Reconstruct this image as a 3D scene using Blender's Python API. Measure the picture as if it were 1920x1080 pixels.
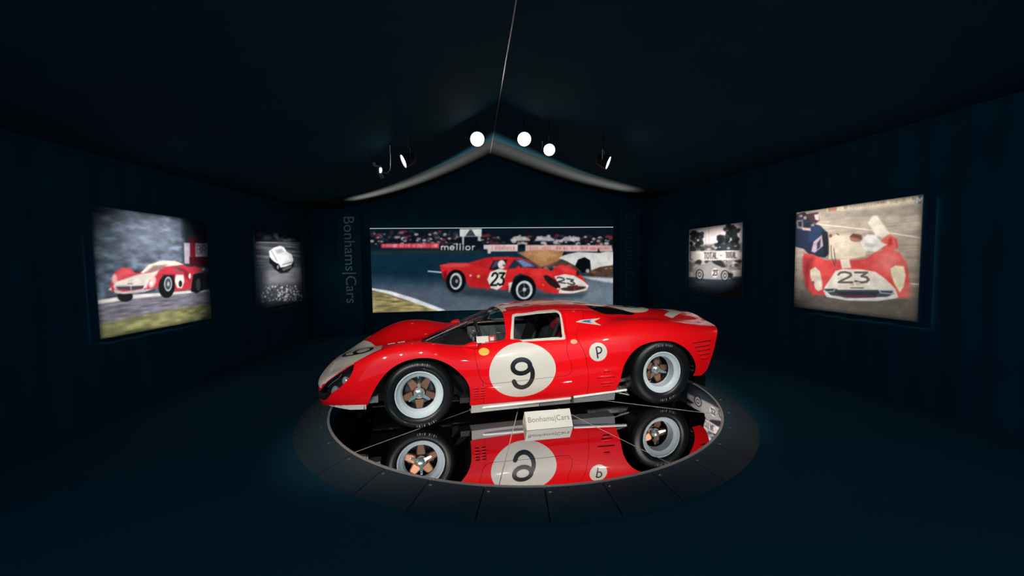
import bpy, bmesh, math, random
import numpy as np
from mathutils import Vector, Matrix
from mathutils.bvhtree import BVHTree

for o in list(bpy.data.objects):
    bpy.data.objects.remove(o, do_unlink=True)
scene = bpy.context.scene
COL = scene.collection
R = math.radians
rng = np.random.RandomState(7)

# ------------------------------------------------------------------ camera
FPX, PITCH, ROLL, CAMZ = 777.97, .0608, -.0140, 1.535      # floor is z = 0, mirror top z = .07
TOP = .07
_c, _s = math.cos(PITCH), math.sin(PITCH)
FW = np.array([0, _c, -_s]); _up = np.array([0, _s, _c]); _rt = np.array([1., 0, 0])
RT = math.cos(ROLL) * _rt + math.sin(ROLL) * _up
UP = -math.sin(ROLL) * _rt + math.cos(ROLL) * _up
CAM = np.array([0, 0, CAMZ])
cd = bpy.data.cameras.new('camera'); cam = bpy.data.objects.new('camera', cd); COL.objects.link(cam)
cam.matrix_world = Matrix(((RT[0], UP[0], -FW[0], 0), (RT[1], UP[1], -FW[1], 0), (RT[2], UP[2], -FW[2], CAMZ), (0, 0, 0, 1)))
cd.sensor_fit = 'HORIZONTAL'; cd.sensor_width = 36.0; cd.lens = 36.0 * FPX / 1920.0
cd.clip_start = .05; cd.clip_end = 100
scene.camera = cam

# ------------------------------------------------------------------ world, exposure
w = bpy.data.worlds.new('world'); scene.world = w; w.use_nodes = True
w.node_tree.nodes['Background'].inputs[0].default_value = (.006, .135, .225, 1)
w.node_tree.nodes['Background'].inputs[1].default_value = 2.1
vs = scene.view_settings
vs.view_transform = 'Standard'; vs.look = 'None'; vs.gamma = 1.0; vs.use_curve_mapping = False
vs.exposure = 0.0

# room frame: axis direction from the ridge vanishing point, lateral r, depth a
AX_ = np.array([-.0960, .9954]); RX_ = np.array([.9954, .0960])
def room(l, d, z):
    return np.array([RX_[0] * l + AX_[0] * d, RX_[1] * l + AX_[1] * d, z])
def ray(px, py):
    return FW * FPX + RT * (px - 960) - UP * (py - 540)
def on_plane(px, py, p0, n):
    d = ray(px, py); return CAM + d * (((p0 - CAM) @ n) / (d @ n))

# ------------------------------------------------------------------ lights (spot lamps hung under the canopy)
def spot(name, loc, tgt, power, size, blend, col=(1, .93, .84), rad=.05, parent=None):
    l = bpy.data.lights.new(name, 'SPOT'); l.energy = power; l.spot_size = R(size); l.spot_blend = blend
    l.color = col; l.shadow_soft_size = rad
    o = bpy.data.objects.new(name, l); COL.objects.link(o); o.location = Vector(loc)
    o.rotation_euler = (Vector(tgt) - Vector(loc)).to_track_quat('-Z', 'Y').to_euler()
    return o
CARC = np.array([.12, 4.5, .6])
KEY = [(-2.7, .1, 2.75), (-1.2, -.5, 3.0), (.3, -.7, 3.3), (1.8, -.5, 3.1), (3.2, .1, 2.85)]
KEYT = [(-.9, 4.1, .55), (-.5, 4.2, .5), (.2, 4.2, .5), (.9, 4.4, .5), (1.4, 4.6, .6)]
KEYP = [345, 380, 365, 380, 345]
KEY = [tuple(room(*k)) for k in KEY]
for i, (k, t, pw) in enumerate(zip(KEY, KEYT, KEYP)):
    spot('key_spot', k, t, pw, 34, .8, rad=.085)

# ------------------------------------------------------------------ helpers: materials
MATS = {}
def mat(name, col, rough=.5, metal=0., coat=0., spec=.5, noise=0., nscale=40., bump=0., bscale=200., emit=None, estr=0., trans=0., ior=1.45, alpha=1., sheen=0.):
    if name in MATS: return MATS[name]
    m = bpy.data.materials.new(name); m.use_nodes = True
    nt = m.node_tree; b = nt.nodes['Principled BSDF']
    b.inputs['Base Color'].default_value = (*col, 1); b.inputs['Roughness'].default_value = rough
    b.inputs['Metallic'].default_value = metal; b.inputs['Specular IOR Level'].default_value = spec
    b.inputs['Coat Weight'].default_value = coat; b.inputs['Coat Roughness'].default_value = .03
    b.inputs['IOR'].default_value = ior; b.inputs['Transmission Weight'].default_value = trans
    b.inputs['Alpha'].default_value = alpha; b.inputs['Sheen Weight'].default_value = sheen
    if emit: b.inputs['Emission Color'].default_value = (*emit, 1); b.inputs['Emission Strength'].default_value = estr
    tc = nt.nodes.new('ShaderNodeTexCoord')
    nz = nt.nodes.new('ShaderNodeTexNoise'); nz.inputs['Scale'].default_value = nscale; nz.inputs['Detail'].default_value = 3
    nt.links.new(tc.outputs['Object'], nz.inputs['Vector'])
    mx = nt.nodes.new('ShaderNodeMix'); mx.data_type = 'RGBA'; mx.blend_type = 'MIX'
    mx.inputs[6].default_value = (*[c * (1 - noise) for c in col], 1)
    mx.inputs[7].default_value = (*[min(1, c * (1 + noise)) for c in col], 1)
    nt.links.new(nz.outputs['Fac'], mx.inputs[0]); nt.links.new(mx.outputs[2], b.inputs['Base Color'])
    if bump > 0:
        n2 = nt.nodes.new('ShaderNodeTexNoise'); n2.inputs['Scale'].default_value = bscale
        nt.links.new(tc.outputs['Object'], n2.inputs['Vector'])
        bp = nt.nodes.new('ShaderNodeBump'); bp.inputs['Strength'].default_value = bump; bp.inputs['Distance'].default_value = .002
        nt.links.new(n2.outputs['Fac'], bp.inputs['Height']); nt.links.new(bp.outputs['Normal'], b.inputs['Normal'])
    MATS[name] = m; return m

RED = mat('racing_red_paint', (.86, .004, .008), .36, coat=1., noise=.04, nscale=6, spec=.12)
WHITE = mat('white_paint', (.66, .63, .56), .35, coat=.5, noise=.03, nscale=8)
BLACKP = mat('black_number_paint', (.010, .010, .012), .35, coat=.3, noise=.1)
BLUEP = mat('blue_decal', (.05, .16, .50), .4, noise=.05)
YELP = mat('yellow_decal', (.85, .50, .08), .4, noise=.05)
def thin_glass(name, tint, base, edge):
    m = bpy.data.materials.new(name); m.use_nodes = True; nt = m.node_tree; nt.nodes.clear()
    o = nt.nodes.new('ShaderNodeOutputMaterial'); mx = nt.nodes.new('ShaderNodeMixShader'); tr = nt.nodes.new('ShaderNodeBsdfTransparent'); gl = nt.nodes.new('ShaderNodeBsdfGlossy')
    lw = nt.nodes.new('ShaderNodeLayerWeight'); lw.inputs[0].default_value = .5; pw = nt.nodes.new('ShaderNodeMath'); pw.operation = 'POWER'; pw.inputs[1].default_value = 4
    ma = nt.nodes.new('ShaderNodeMath'); ma.operation = 'MULTIPLY_ADD'; ma.inputs[1].default_value = edge; ma.inputs[2].default_value = base
    tr.inputs[0].default_value = (*tint, 1); gl.inputs['Roughness'].default_value = .03
    nt.links.new(lw.outputs['Facing'], pw.inputs[0]); nt.links.new(pw.outputs[0], ma.inputs[0]); nt.links.new(ma.outputs[0], mx.inputs[0])
    nt.links.new(tr.outputs[0], mx.inputs[1]); nt.links.new(gl.outputs[0], mx.inputs[2]); nt.links.new(mx.outputs[0], o.inputs[0]); return m
GLASS = thin_glass('clear_glass', (.88, .91, .91), .05, .5)
DARKGL = mat('dark_glass', (.004, .006, .008), .06, spec=.6, noise=.1)
RUBBER = mat('tyre_rubber', (.005, .006, .007), .38, noise=.2, nscale=30, bump=.05, bscale=300)
RUBTXT = mat('tyre_lettering', (.20, .20, .20), .5, noise=.1)
RIMW = mat('rim_white', (.62, .72, .76), .35, noise=.03, coat=.2)
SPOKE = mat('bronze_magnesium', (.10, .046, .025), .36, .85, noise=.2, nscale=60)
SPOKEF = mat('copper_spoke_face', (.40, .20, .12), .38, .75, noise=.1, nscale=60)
CHROME = mat('chrome', (.80, .78, .74), .26, .85, noise=.03)
ALU = mat('aluminium_sheet', (.55, .54, .52), .32, .9, noise=.08, nscale=20)
INT = mat('black_interior', (.025, .027, .03), .55, noise=.2)
GREYI = mat('grey_interior', (.16, .17, .18), .45, noise=.2)
LINER = mat('black_liner', (.006, .006, .008), .7, noise=.2)
REDCLOTH = mat('red_cloth', (.35, .01, .025), .8, noise=.2, nscale=150)
CARDW = mat('white_card', (.70, .68, .62), .6, noise=.02)
INK = mat('grey_ink', (.22, .22, .21), .6, noise=.05)
REDINK = mat('red_ink', (.55, .04, .03), .6, noise=.05)
LAMPG = mat('lamp_glass', (.75, .78, .8), .12, .6, noise=.1)

# ------------------------------------------------------------------ helpers: objects
def link(name, me, parent=None, m=None):
    o = bpy.data.objects.new(name, me); COL.objects.link(o)
    if m is not None and me is not None and len(me.materials) == 0: me.materials.append(m)
    if parent is not None: o.parent = parent
    return o
def empty(name, loc=(0, 0, 0), rz=0., parent=None):
    o = bpy.data.objects.new(name, None); COL.objects.link(o); o.location = Vector(loc); o.rotation_euler = (0, 0, rz)
    o.empty_display_size = .1
    if parent is not None: o.parent = parent
    return o
def tag(o, label, cat, group=None):
    o['label'] = label; o['category'] = cat
    if group: o['group'] = group
    return o
def struct(o, label=None):
    o['kind'] = 'structure'
    if label: o['label'] = label
    return o
def mesh_np(name, V, F, N=None, smooth=True):
    me = bpy.data.meshes.new(name)
    me.from_pydata([tuple(v) for v in np.asarray(V, float)], [], [tuple(int(i) for i in f) for f in F])
    if smooth: me.polygons.foreach_set('use_smooth', [True] * len(me.polygons))
    me.update()
    if N is not None: me.normals_split_custom_set_from_vertices([tuple(n) for n in N])
    return me
class MB:
    """collects simple shapes into one mesh"""
    def __init__(s): s.v = []; s.f = []; s.sm = []
    def add(s, V, F, smooth=False):
        o = len(s.v); s.v += [tuple(p) for p in V]; s.f += [tuple(i + o for i in f) for f in F]; s.sm += [smooth] * len(F); return s
    def box(s, c, d, M=None):
        x, y, z = d[0] / 2, d[1] / 2, d[2] / 2
        V = [Vector(p) for p in ((-x, -y, -z), (x, -y, -z), (x, y, -z), (-x, y, -z), (-x, -y, z), (x, -y, z), (x, y, z), (-x, y, z))]
        if M: V = [M @ p for p in V]
        V = [p + Vector(c) for p in V]
        return s.add(V, [(0, 3, 2, 1), (4, 5, 6, 7), (0, 1, 5, 4), (1, 2, 6, 5), (2, 3, 7, 6), (3, 0, 4, 7)])
    def tube(s, pts, r, n=12, cap=True, closed=False):
        pts = [Vector(p) for p in pts]; m = len(pts); V = []; F = []
        rr = r if isinstance(r, (list, tuple)) else [r] * m
        ref = None
        for i, p in enumerate(pts):
            if closed: t = pts[(i + 1) % m] - pts[i - 1]
            else: t = pts[min(i + 1, m - 1)] - pts[max(i - 1, 0)]
            t.normalize()
            if ref is None: ref = Vector((0, 0, 1)) if abs(t.z) < .9 else Vector((1, 0, 0))
            a = t.cross(ref).normalized(); b = a.cross(t).normalized(); ref = b
            for k in range(n):
                q = 2 * math.pi * k / n; V.append(p + (a * math.cos(q) + b * math.sin(q)) * rr[i])
        for i in range(m if closed else m - 1):
            j = (i + 1) % m
            for k in range(n): F.append((i * n + k, i * n + (k + 1) % n, j * n + (k + 1) % n, j * n + k))
        if cap and not closed: F.append(tuple(range(n - 1, -1, -1))); F.append(tuple((m - 1) * n + k for k in range(n)))
        return s.add(V, F, True)
    def lathe(s, prof, n=48, axis='y', c=(0, 0, 0), close=False):
        V = []; F = []; m = len(prof)
        for k in range(n):
            q = 2 * math.pi * k / n
            for (r, h) in prof:
                p = (r * math.cos(q), h, r * math.sin(q)) if axis == 'y' else (r * math.cos(q), r * math.sin(q), h)
                V.append((p[0] + c[0], p[1] + c[1], p[2] + c[2]))
        for k in range(n):
            j = (k + 1) % n
            for i in range(m if close else m - 1):
                i2 = (i + 1) % m
                F.append((k * m + i, j * m + i, j * m + i2, k * m + i2))
        return s.add(V, F, True)
    def prism(s, poly, h0, h1, M=None):
        n = len(poly); V = [Vector((p[0], p[1], h0)) for p in poly] + [Vector((p[0], p[1], h1)) for p in poly]
        if M: V = [M @ p for p in V]
        F = [tuple(range(n - 1, -1, -1)), tuple(range(n, 2 * n))] + [(i, (i + 1) % n, n + (i + 1) % n, n + i) for i in range(n)]
        return s.add(V, F)
    def mesh(s, name):
        me = bpy.data.meshes.new(name); me.from_pydata(s.v, [], s.f); me.polygons.foreach_set('use_smooth', s.sm)
        bm = bmesh.new(); bm.from_mesh(me); bmesh.ops.recalc_face_normals(bm, faces=bm.faces); bm.to_mesh(me); bm.free()
        try: me.set_sharp_from_angle(angle=R(38))
        except Exception: pass
        me.update(); return me
    def build(s, name, m, parent=None): return link(name, s.mesh(name), parent, m)

def text_mesh(name, body, size, m, parent=None, ext=.0008, space=1.0):
    cu = bpy.data.curves.new(name, 'FONT'); cu.body = body; cu.size = size; cu.extrude = ext; cu.align_x = 'CENTER'; cu.align_y = 'CENTER'
    cu.space_character = space; cu.resolution_u = 4
    t = bpy.data.objects.new(name + '_tmp', cu); COL.objects.link(t)
    dg = bpy.context.evaluated_depsgraph_get(); me = bpy.data.meshes.new_from_object(t.evaluated_get(dg))
    bpy.data.objects.remove(t, do_unlink=True); bpy.data.curves.remove(cu)
    me.name = name; me.materials.clear()
    return link(name, me, parent, m)


# ================================================================== the room
D = 9.5
VELVET = mat('black_velvet', (.011, .080, .120), .95, spec=.0, noise=.25, nscale=3)
CARPET = mat('black_carpet', (.016, .105, .155), .95, spec=.05, noise=.35, nscale=120, bump=.3, bscale=400)
CANVAS = mat('dark_canopy_fabric', (.010, .075, .108), .8, spec=.15, noise=.15, nscale=2)
SILVER = mat('silver_trim', (.72, .72, .70), .3, .8, noise=.05)
LEFT0, RIGHT0 = -4.2, 4.9
def left_wall(y): return np.array([LEFT0 - .0193 * y, y])
def right_wall(y): return np.array([RIGHT0 - .1761 * y, y])
NBACK = np.array([-AX_[0], -AX_[1], 0.])
P_BACK = room(0, D, 0)
DRAPE = mat('black_back_drape', (.010, .072, .108), .95, spec=.0, noise=.25, nscale=3)
def wall_mesh(name, a, b, h, n, label, m=VELVET):
    """upright velvet drape with soft vertical folds from a to b"""
    a = np.array(a, float); b = np.array(b, float); t = b - a; L = np.hypot(*t); t /= L; nn = np.array([-t[1], t[0]]) * n
    k = int(L / .06); V = []; F = []
    for i in range(k + 1):
        s = L * i / k; off = .008 * math.sin(s * 21) + .006 * math.sin(s * 8.3 + 1)
        p = a + t * s + nn * off
        V += [(p[0], p[1], 0), (p[0], p[1], h)]
    F = [(2 * i, 2 * i + 2, 2 * i + 3, 2 * i + 1) for i in range(k)]
    b0 = len(V)
    V += [(a[0] - nn[0] * .08, a[1] - nn[1] * .08, 0), (a[0] - nn[0] * .08, a[1] - nn[1] * .08, h), (b[0] - nn[0] * .08, b[1] - nn[1] * .08, 0), (b[0] - nn[0] * .08, b[1] - nn[1] * .08, h)]
    F += [(b0, b0 + 1, b0 + 3, b0 + 2)]
    return struct(link(name, mesh_np(name, V, F), None, m), label)
bl, br = room(-3.9, D, 0)[:2], room(4.6, D, 0)[:2]
def isect_wall(fn, sgn):
    for y in np.linspace(7, 12, 501):
        p = fn(y)
        if (np.array([p[0], p[1], 0]) - P_BACK) @ NBACK <= 0: return p
lc, rc = isect_wall(left_wall, -1), isect_wall(right_wall, 1)
wall_mesh('wall_left', left_wall(-1.2), lc, 2.9, -1, 'black velvet drape wall carrying two race photographs')
wall_mesh('wall_right', rc, right_wall(-1.2), 3.1, -1, 'black velvet drape wall carrying two race photographs')
wall_mesh('wall_back', lc + (lc - rc) * .02, rc, 4.05, -1, 'black back wall behind the wide photograph', DRAPE)
# floor
MB().add([(-9, -3, 0), (9, -3, 0), (9, 12, 0), (-9, 12, 0), (-9, -3, -.1), (9, -3, -.1), (9, 12, -.1), (-9, 12, -.1)],
         [(0, 1, 2, 3), (4, 7, 6, 5), (0, 4, 5, 1), (1, 5, 6, 2), (2, 6, 7, 3), (3, 7, 4, 0)])
fl = struct(MB().box((0, 4.5, -.05), (18, 15, .1)).build('floor', CARPET), 'dark carpet floor')
# canopy ceiling: two sagging cloths meeting at a ridge
def lat_h(px, py):
    p = on_plane(px, py, P_BACK, NBACK); return (p[:2] @ RX_, p[2])
CL = [lat_h(*p) for p in [(918.5, 289.8), (871, 316), (826, 337), (774, 358), (729, 372), (681, 383.4), (640, 391)]]
CR = [lat_h(*p) for p in [(918.5, 289.8), (955, 303), (1020, 328.5), (1084, 350), (1149, 364.7), (1210, 375)]]
RIDGE = CL[0]
CL += [(-3.7, CL[-1][1] - .04), (-4.6, CL[-1][1] - .10)]; CR += [(4.2, CR[-1][1] - .05), (5.4, CR[-1][1] - .1)]
def interp_curve(C, n):
    C = np.array(C); s = np.r_[0, np.cumsum(np.hypot(*np.diff(C, axis=0).T))]; q = np.linspace(0, s[-1], n)
    P = np.stack([np.interp(q, s, C[:, 0]), np.interp(q, s, C[:, 1])], 1)
    for _ in range(12): P[1:-1] = .5 * P[1:-1] + .25 * (P[:-2] + P[2:])
    return P
CLP, CRP = interp_curve(CL, 40), interp_curve(CR, 40)
def ceil_h(l):
    return float(np.interp(-l, -CLP[:, 0], CLP[:, 1])) if l < RIDGE[0] else float(np.interp(l, CRP[:, 0], CRP[:, 1]))
def canopy(name, d0, d1, nd, m, label):
    ce = MB()
    for C in (CLP, CRP):
        V = []; F = []; n = len(C); ds = np.linspace(d0, d1, nd)
        for d in ds:
            for (l, h) in C: V.append(room(l, d, h))
        for i in range(len(ds) - 1):
            for j in range(n - 1): F.append((i * n + j, i * n + j + 1, (i + 1) * n + j + 1, (i + 1) * n + j))
        m0 = len(V)
        for d in (ds[0], ds[-1]):                       # cloth thickness on top
            for (l, h) in C: V.append(room(l, d, h + .03))
        for j in range(n - 1): F.append((m0 + j, m0 + j + 1, m0 + n + j + 1, m0 + n + j))
        ce.add(V, F, True)
    return struct(ce.build(name, m), label)
LITBAND = mat('canopy_lit_band_grey', (.030, .032, .033), .85, spec=.1, noise=.12, nscale=3)  # canopy's end cloth painted grey to stand for the lit band
canopy('ceiling', -1.5, D - 1.15, 24, CANVAS, 'dark sagging canopy cloth rising to a ridge')
canopy('ceiling_lit_band', D - 1.15, D + .03, 4, LITBAND, 'end of the canopy cloth along the back wall, coloured grey for its lit band')
struct(MB().tube([room(RIDGE[0], d, RIDGE[1] - .012) for d in np.linspace(-1.4, D - .06, 12)], .009, 8).build('trim_1', SILVER), 'thin pale ridge line along the canopy')

# ------------------------------------------------------------------ turntable
TC = Vector((.1085, 4.6756, 0))
MIRROR = mat('black_mirror_glass', (.62, .60, .62), .015, 1., noise=.01)
RAMP = mat('black_rubber_ramp', (.034, .066, .082), .5, spec=.3, noise=.15, nscale=25, bump=.1, bscale=500)
SEAM = mat('pale_seam_tape', (.62, .60, .56), .4, .3, noise=.05)
tt = tag(empty('turntable', TC), 'round mirrored turntable with black ramp edging under the red car', 'turntable')
R0, R1, R2 = 2.031, 2.052, 2.335
MB().lathe([(0.0, 0), (R1 - .01, 0), (R1 - .01, TOP - .012), (0.0, TOP - .012)], 96, 'z').build('base', RAMP, tt)
def sector(a0, a1, prof, n):
    """closed profile (r,z) swept from a0 to a1"""
    V = []; F = []; m = len(prof)
    for i in range(n + 1):
        q = R(a0 + (a1 - a0) * i / n)
        for (r, z) in prof: V.append((r * math.cos(q), r * math.sin(q), z))
    for i in range(n):
        for j in range(m): F.append((i * m + j, (i + 1) * m + j, (i + 1) * m + (j + 1) % m, i * m + (j + 1) % m))
    F.append(tuple(range(m))); F.append(tuple(n * m + j for j in range(m - 1, -1, -1)))
    return V, F
for k in range(10):
    a = -132 + 36 * k
    V, F = sector(a + .03, a + 35.97, [(.012, TOP - .012), (R0, TOP - .012), (R0, TOP), (.012, TOP)], 12)
    MB().add(V, F).build('mirror_panel', MIRROR, tt)
    Mz = Matrix.Rotation(R(a), 3, 'Z')
    MB().box(Mz @ Vector(((R0 + .06) / 2, 0, TOP + .0006)), (R0 - .06, .006, .0014), Mz.to_4x4()).build('seam_strip', SEAM, tt)
V, F = sector(0, 360, [(R0, TOP - .014), (R1, TOP - .014), (R1, TOP + .003), (R0 + .004, TOP + .005), (R0, TOP + .003)], 120)
MB().add(V, F[:-2], True).build('edge_strip', SEAM, tt)
rampm = None; screwm = None
for k in range(33):
    a = -98.55 + 360 / 33 * k
    if rampm is None:
        V, F = sector(.10, 360 / 33 - .10, [(R1 + .001, 0), (R2, 0), (R2, .008), (R2 - .02, .018), (R1 + .06, TOP - .007), (R1 + .001, TOP - .002)], 5)
        rampm = MB().add(V, F).mesh('ramp_panel'); rampm.materials.append(RAMP)
        screwm = MB().lathe([(0, .004), (.006, .004), (.011, .001), (.011, -.004), (0, -.004)], 14, 'z').mesh('screw'); screwm.materials.append(CHROME)
    o = link('ramp_panel', rampm, tt); o.rotation_euler = (0, 0, R(a))
    sc = link('screw', screwm, o)
    sc.location = ((R1 + .055) * math.cos(R(.9)), (R1 + .055) * math.sin(R(.9)), TOP - .0065)

# ------------------------------------------------------------------ spot lamps
CANM = mat('black_lamp_can', (.015, .016, .018), .4, noise=.1)
LENS = mat('lit_lens', (1, 1, 1), .3, emit=(1, .96, .90), estr=5., noise=.0)
KLENS = mat('bright_lens', (1, 1, 1), .3, emit=(1, .96, .90), estr=14., noise=.0)
YOKE = mat('bare_metal_yoke', (.55, .56, .58), .35, .8, noise=.05)
def fixture(loc, aim, rad, label, lens=LENS, group=None, lit=None, chain=True, body=CANM, hook=False):
    """lamp can hung by a yoke and stem from the canopy; lens disc at its mouth"""
    loc = Vector(loc); d = (Vector(aim) - loc).normalized()
    t = tag(empty('spotlight', loc), label, 'lamp', group)
    q = d.to_track_quat('Z', 'Y').to_matrix().to_4x4()
    def T(m):
        m.v = [tuple(q @ Vector(p)) for p in m.v]; return m
    L = rad * 1.9
    T(MB().lathe([(0, -L), (rad * .55, -L), (rad * .75, -L * .85), (rad * 1.0, -L * .35), (rad * 1.12, 0), (rad * 1.12, rad * .1), (rad * 1.02, rad * .1), (rad * 1.0, -.01), (0, -.012)], 28, 'z')).build('can', body, t)
    T(MB().lathe([(0, .010), (rad * .5, .008), (rad * .99, 0), (rad * .99, -.006), (0, -.006)], 28, 'z')).build('lens', lens, t)
    # yoke arms either side of the can, then a stem up to the canopy
    side = d.cross(Vector((0, 0, 1))).normalized(); c0 = -d * (L * .4)
    y = MB()
    pts = [c0 + side * rad * 1.16, c0 + side * rad * 1.16 + Vector((0, 0, rad * 1.5)), c0 - side * rad * 1.16 + Vector((0, 0, rad * 1.5)), c0 - side * rad * 1.16]
    for i in range(3): y.tube([pts[i], pts[i + 1]], .007, 8)
    y.build('yoke', YOKE if hook else CANM, t)
    l = float(np.array([loc.x, loc.y]) @ RX_); top = ceil_h(l) - loc.z
    s0 = c0 + Vector((0, 0, rad * 1.5))
    if top > s0.z + .02:
        MB().tube([s0, Vector((s0.x, s0.y, top + .005))], .008, 8).build('stem', CANM, t)
    return t
def at(px, py, depth):
    """point on the pixel's ray at a room depth"""
    d = ray(px, py); k = depth / (d[:2] @ AX_); return CAM + d * k
g3 = 'lit round lamps by the canopy ridge'
for (px, py, dep, rad, lab) in [(895, 261, 6.6, .108, 'lit round spotlight hanging just before the ridge line, alone on its side'),
                                (983, 261, 6.6, .105, 'lit round spotlight, the higher of the pair beside the ridge line'),
                                (1030, 281, 6.3, .086, 'lit round spotlight, the lower smaller one of the pair beside the ridge')]:
    p = at(px, py, dep)
    fixture(p, (p[0] * .3, 1.0, 1.4), rad, lab, group=g3)
pl = at(757, 302, 6.0); fixture(pl, (pl[0] - 1.5, pl[1] - .72, pl[2] - .75), .09, 'spotlight turned side-on towards the blue-grey photograph, lens a thin oval', group='side-on lamps')
pr = at(1140, 305, 6.0); fixture(pr, (pr[0] + 1.5, pr[1] - .55, pr[2] - .70), .092, 'spotlight turned side-on with a bare metal yoke, towards the photograph of a red nose', group='side-on lamps', hook=True)
# small clamp lamp with its cable
pc = at(712, 318, 6.0); cl = tag(empty('clamp_lamp', pc), 'small bare metal clamp lamp with a looping pale cable', 'lamp')
e = Vector((.0, 0, 0))
MB().lathe([(0, -.05), (.03, -.05), (.036, -.01), (.03, .03), (.012, .05), (0, .05)], 16, 'z').build('socket', YOKE, cl)
mb = MB().box((-.045, 0, .05), (.05, .035, .012)).box((-.075, 0, .075), (.03, .03, .04)); mb.build('clamp', YOKE, cl)
for sx in (-.012, .02): MB().box((sx + .015, 0, -.085), (.016, .012, .07), Matrix.Rotation(R(-28), 4, 'Y')).build('jaw', YOKE, cl)
cab = [(.03, 0, -.04), (.07, 0, -.048), (.11, 0, -.04), (.137, 0, -.015), (.147, 0, .03), (.148, 0, .09), (.152, 0, .15), (.15, 0, ceil_h(float(pc[:2] @ RX_)) - pc[2])]
MB().tube(cab, .0045, 8).build('cable', SEAM, cl)
MB().tube([(-.09, 0, .08), (-.12, 0, .12), (-.13, 0, ceil_h(float(pc[:2] @ RX_)) - pc[2])], .005, 8).build('hanger', CANM, cl)
# lamps of the row over the visitors that light car and pictures
for i, (k, t_) in enumerate(zip(KEY, KEYT)):
    fixture(Vector(k) + (Vector(k) - Vector(t_)).normalized() * .10, t_, .10,
            'black spotlight aimed down at the car from over the visitors', group='lamps aimed at the car', lens=KLENS)

# ================================================================== race photographs (flat prints, colour stored on a fine grid)
def s2l(c):
    c = np.clip(np.asarray(c, float) / 255., 0, 1); return np.where(c < .04045, c / 12.92, ((c + .055) / 1.055) ** 2.4)
def homog(src, dst):
    A = []; b = []
    for (x, y), (u, v) in zip(src, dst):
        A.append([x, y, 1, 0, 0, 0, -u * x, -u * y]); b.append(u)
        A.append([0, 0, 0, x, y, 1, -v * x, -v * y]); b.append(v)
    h = np.linalg.solve(np.array(A), np.array(b)); return np.append(h, 1).reshape(3, 3)
def vnoise(W, H, sx, sy, seed):
    r = np.random.RandomState(seed); nx, ny = int(W / sx) + 3, int(H / sy) + 3; g = r.rand(ny, nx)
    X, Y = np.meshgrid(np.arange(W) / sx, np.arange(H) / sy); i, j = X.astype(int), Y.astype(int); fx, fy = X - i, Y - j
    fx, fy = fx * fx * (3 - 2 * fx), fy * fy * (3 - 2 * fy)
    return (g[j, i] * (1 - fx) + g[j, i + 1] * fx) * (1 - fy) + (g[j + 1, i] * (1 - fx) + g[j + 1, i + 1] * fx) * fy
GL = {'T': [[(0, 0), (1, 0)], [(.5, 0), (.5, 1)]], 'O': [[(.5, 0), (.9, .15), (1, .5), (.9, .85), (.5, 1), (.1, .85), (0, .5), (.1, .15), (.5, 0)]],
      'A': [[(0, 1), (.5, 0), (1, 1)], [(.2, .65), (.8, .65)]], 'L': [[(0, 0), (0, 1), (.9, 1)]], 'B': [[(0, 0), (0, 1), (.7, 1), (1, .8), (.95, .58), (.7, .48), (0, .48)], [(.7, .48), (.9, .3), (.85, .1), (.6, 0), (0, 0)]],
      'R': [[(0, 1), (0, 0), (.7, 0), (1, .2), (.9, .45), (.6, .52), (0, .52)], [(.5, .52), (1, 1)]], 'M': [[(0, 1), (0, 0), (.5, .7), (1, 0), (1, 1)]], 'E': [[(1, 0), (0, 0), (0, 1), (1, 1)], [(0, .5), (.8, .5)]],
      '2': [[(.05, .25), (.2, .05), (.55, 0), (.9, .12), (.95, .32), (.7, .55), (.3, .78), (.03, 1), (1, 1)]],
      '3': [[(.08, .03), (.92, .03), (.5, .40), (.85, .48), (1, .72), (.85, .93), (.45, 1), (.05, .88)]],
      '9': [[(.95, .35), (.8, .58), (.5, .66), (.2, .58), (.05, .35), (.2, .08), (.5, 0), (.8, .08), (.95, .35), (.9, .7), (.7, .95), (.3, 1), (.08, .86)]],
      'I': [[(.5, 0), (.5, 1)]], 'S': [[(.95, .12), (.6, 0), (.2, .05), (.05, .25), (.3, .45), (.75, .56), (.97, .75), (.75, .96), (.35, 1), (.03, .88)]],
      'm': [[(0, 1), (0, .4)], [(0, .55), (.25, .4), (.48, .5), (.5, 1)], [(.5, .55), (.75, .4), (.98, .5), (1, 1)]], 'e': [[(.03, .68), (.97, .68), (.85, .45), (.5, .36), (.15, .45), (0, .7), (.15, .94), (.5, 1), (.9, .9)]],
      'l': [[(.5, 0), (.5, 1)]], 'i': [[(.5, .38), (.5, 1)], [(.5, .1), (.5, .16)]], 'o': [[(.5, .38), (.9, .48), (1, .7), (.9, .92), (.5, 1), (.1, .92), (0, .7), (.1, .48), (.5, .38)]], 'r': [[(.2, 1), (.2, .38)], [(.2, .55), (.5, .38), (.9, .42)]],
      'P': [[(0, 1), (0, 0), (.7, 0), (1, .2), (.95, .42), (.65, .54), (0, .54)]], '-': [[(.1, .5), (.9, .5)]]}
WID = {'l': .3, 'i': .3, 'I': .4, 'm': 1.5, 'M': 1.2, 'r': .7, ' ': .5}
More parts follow.
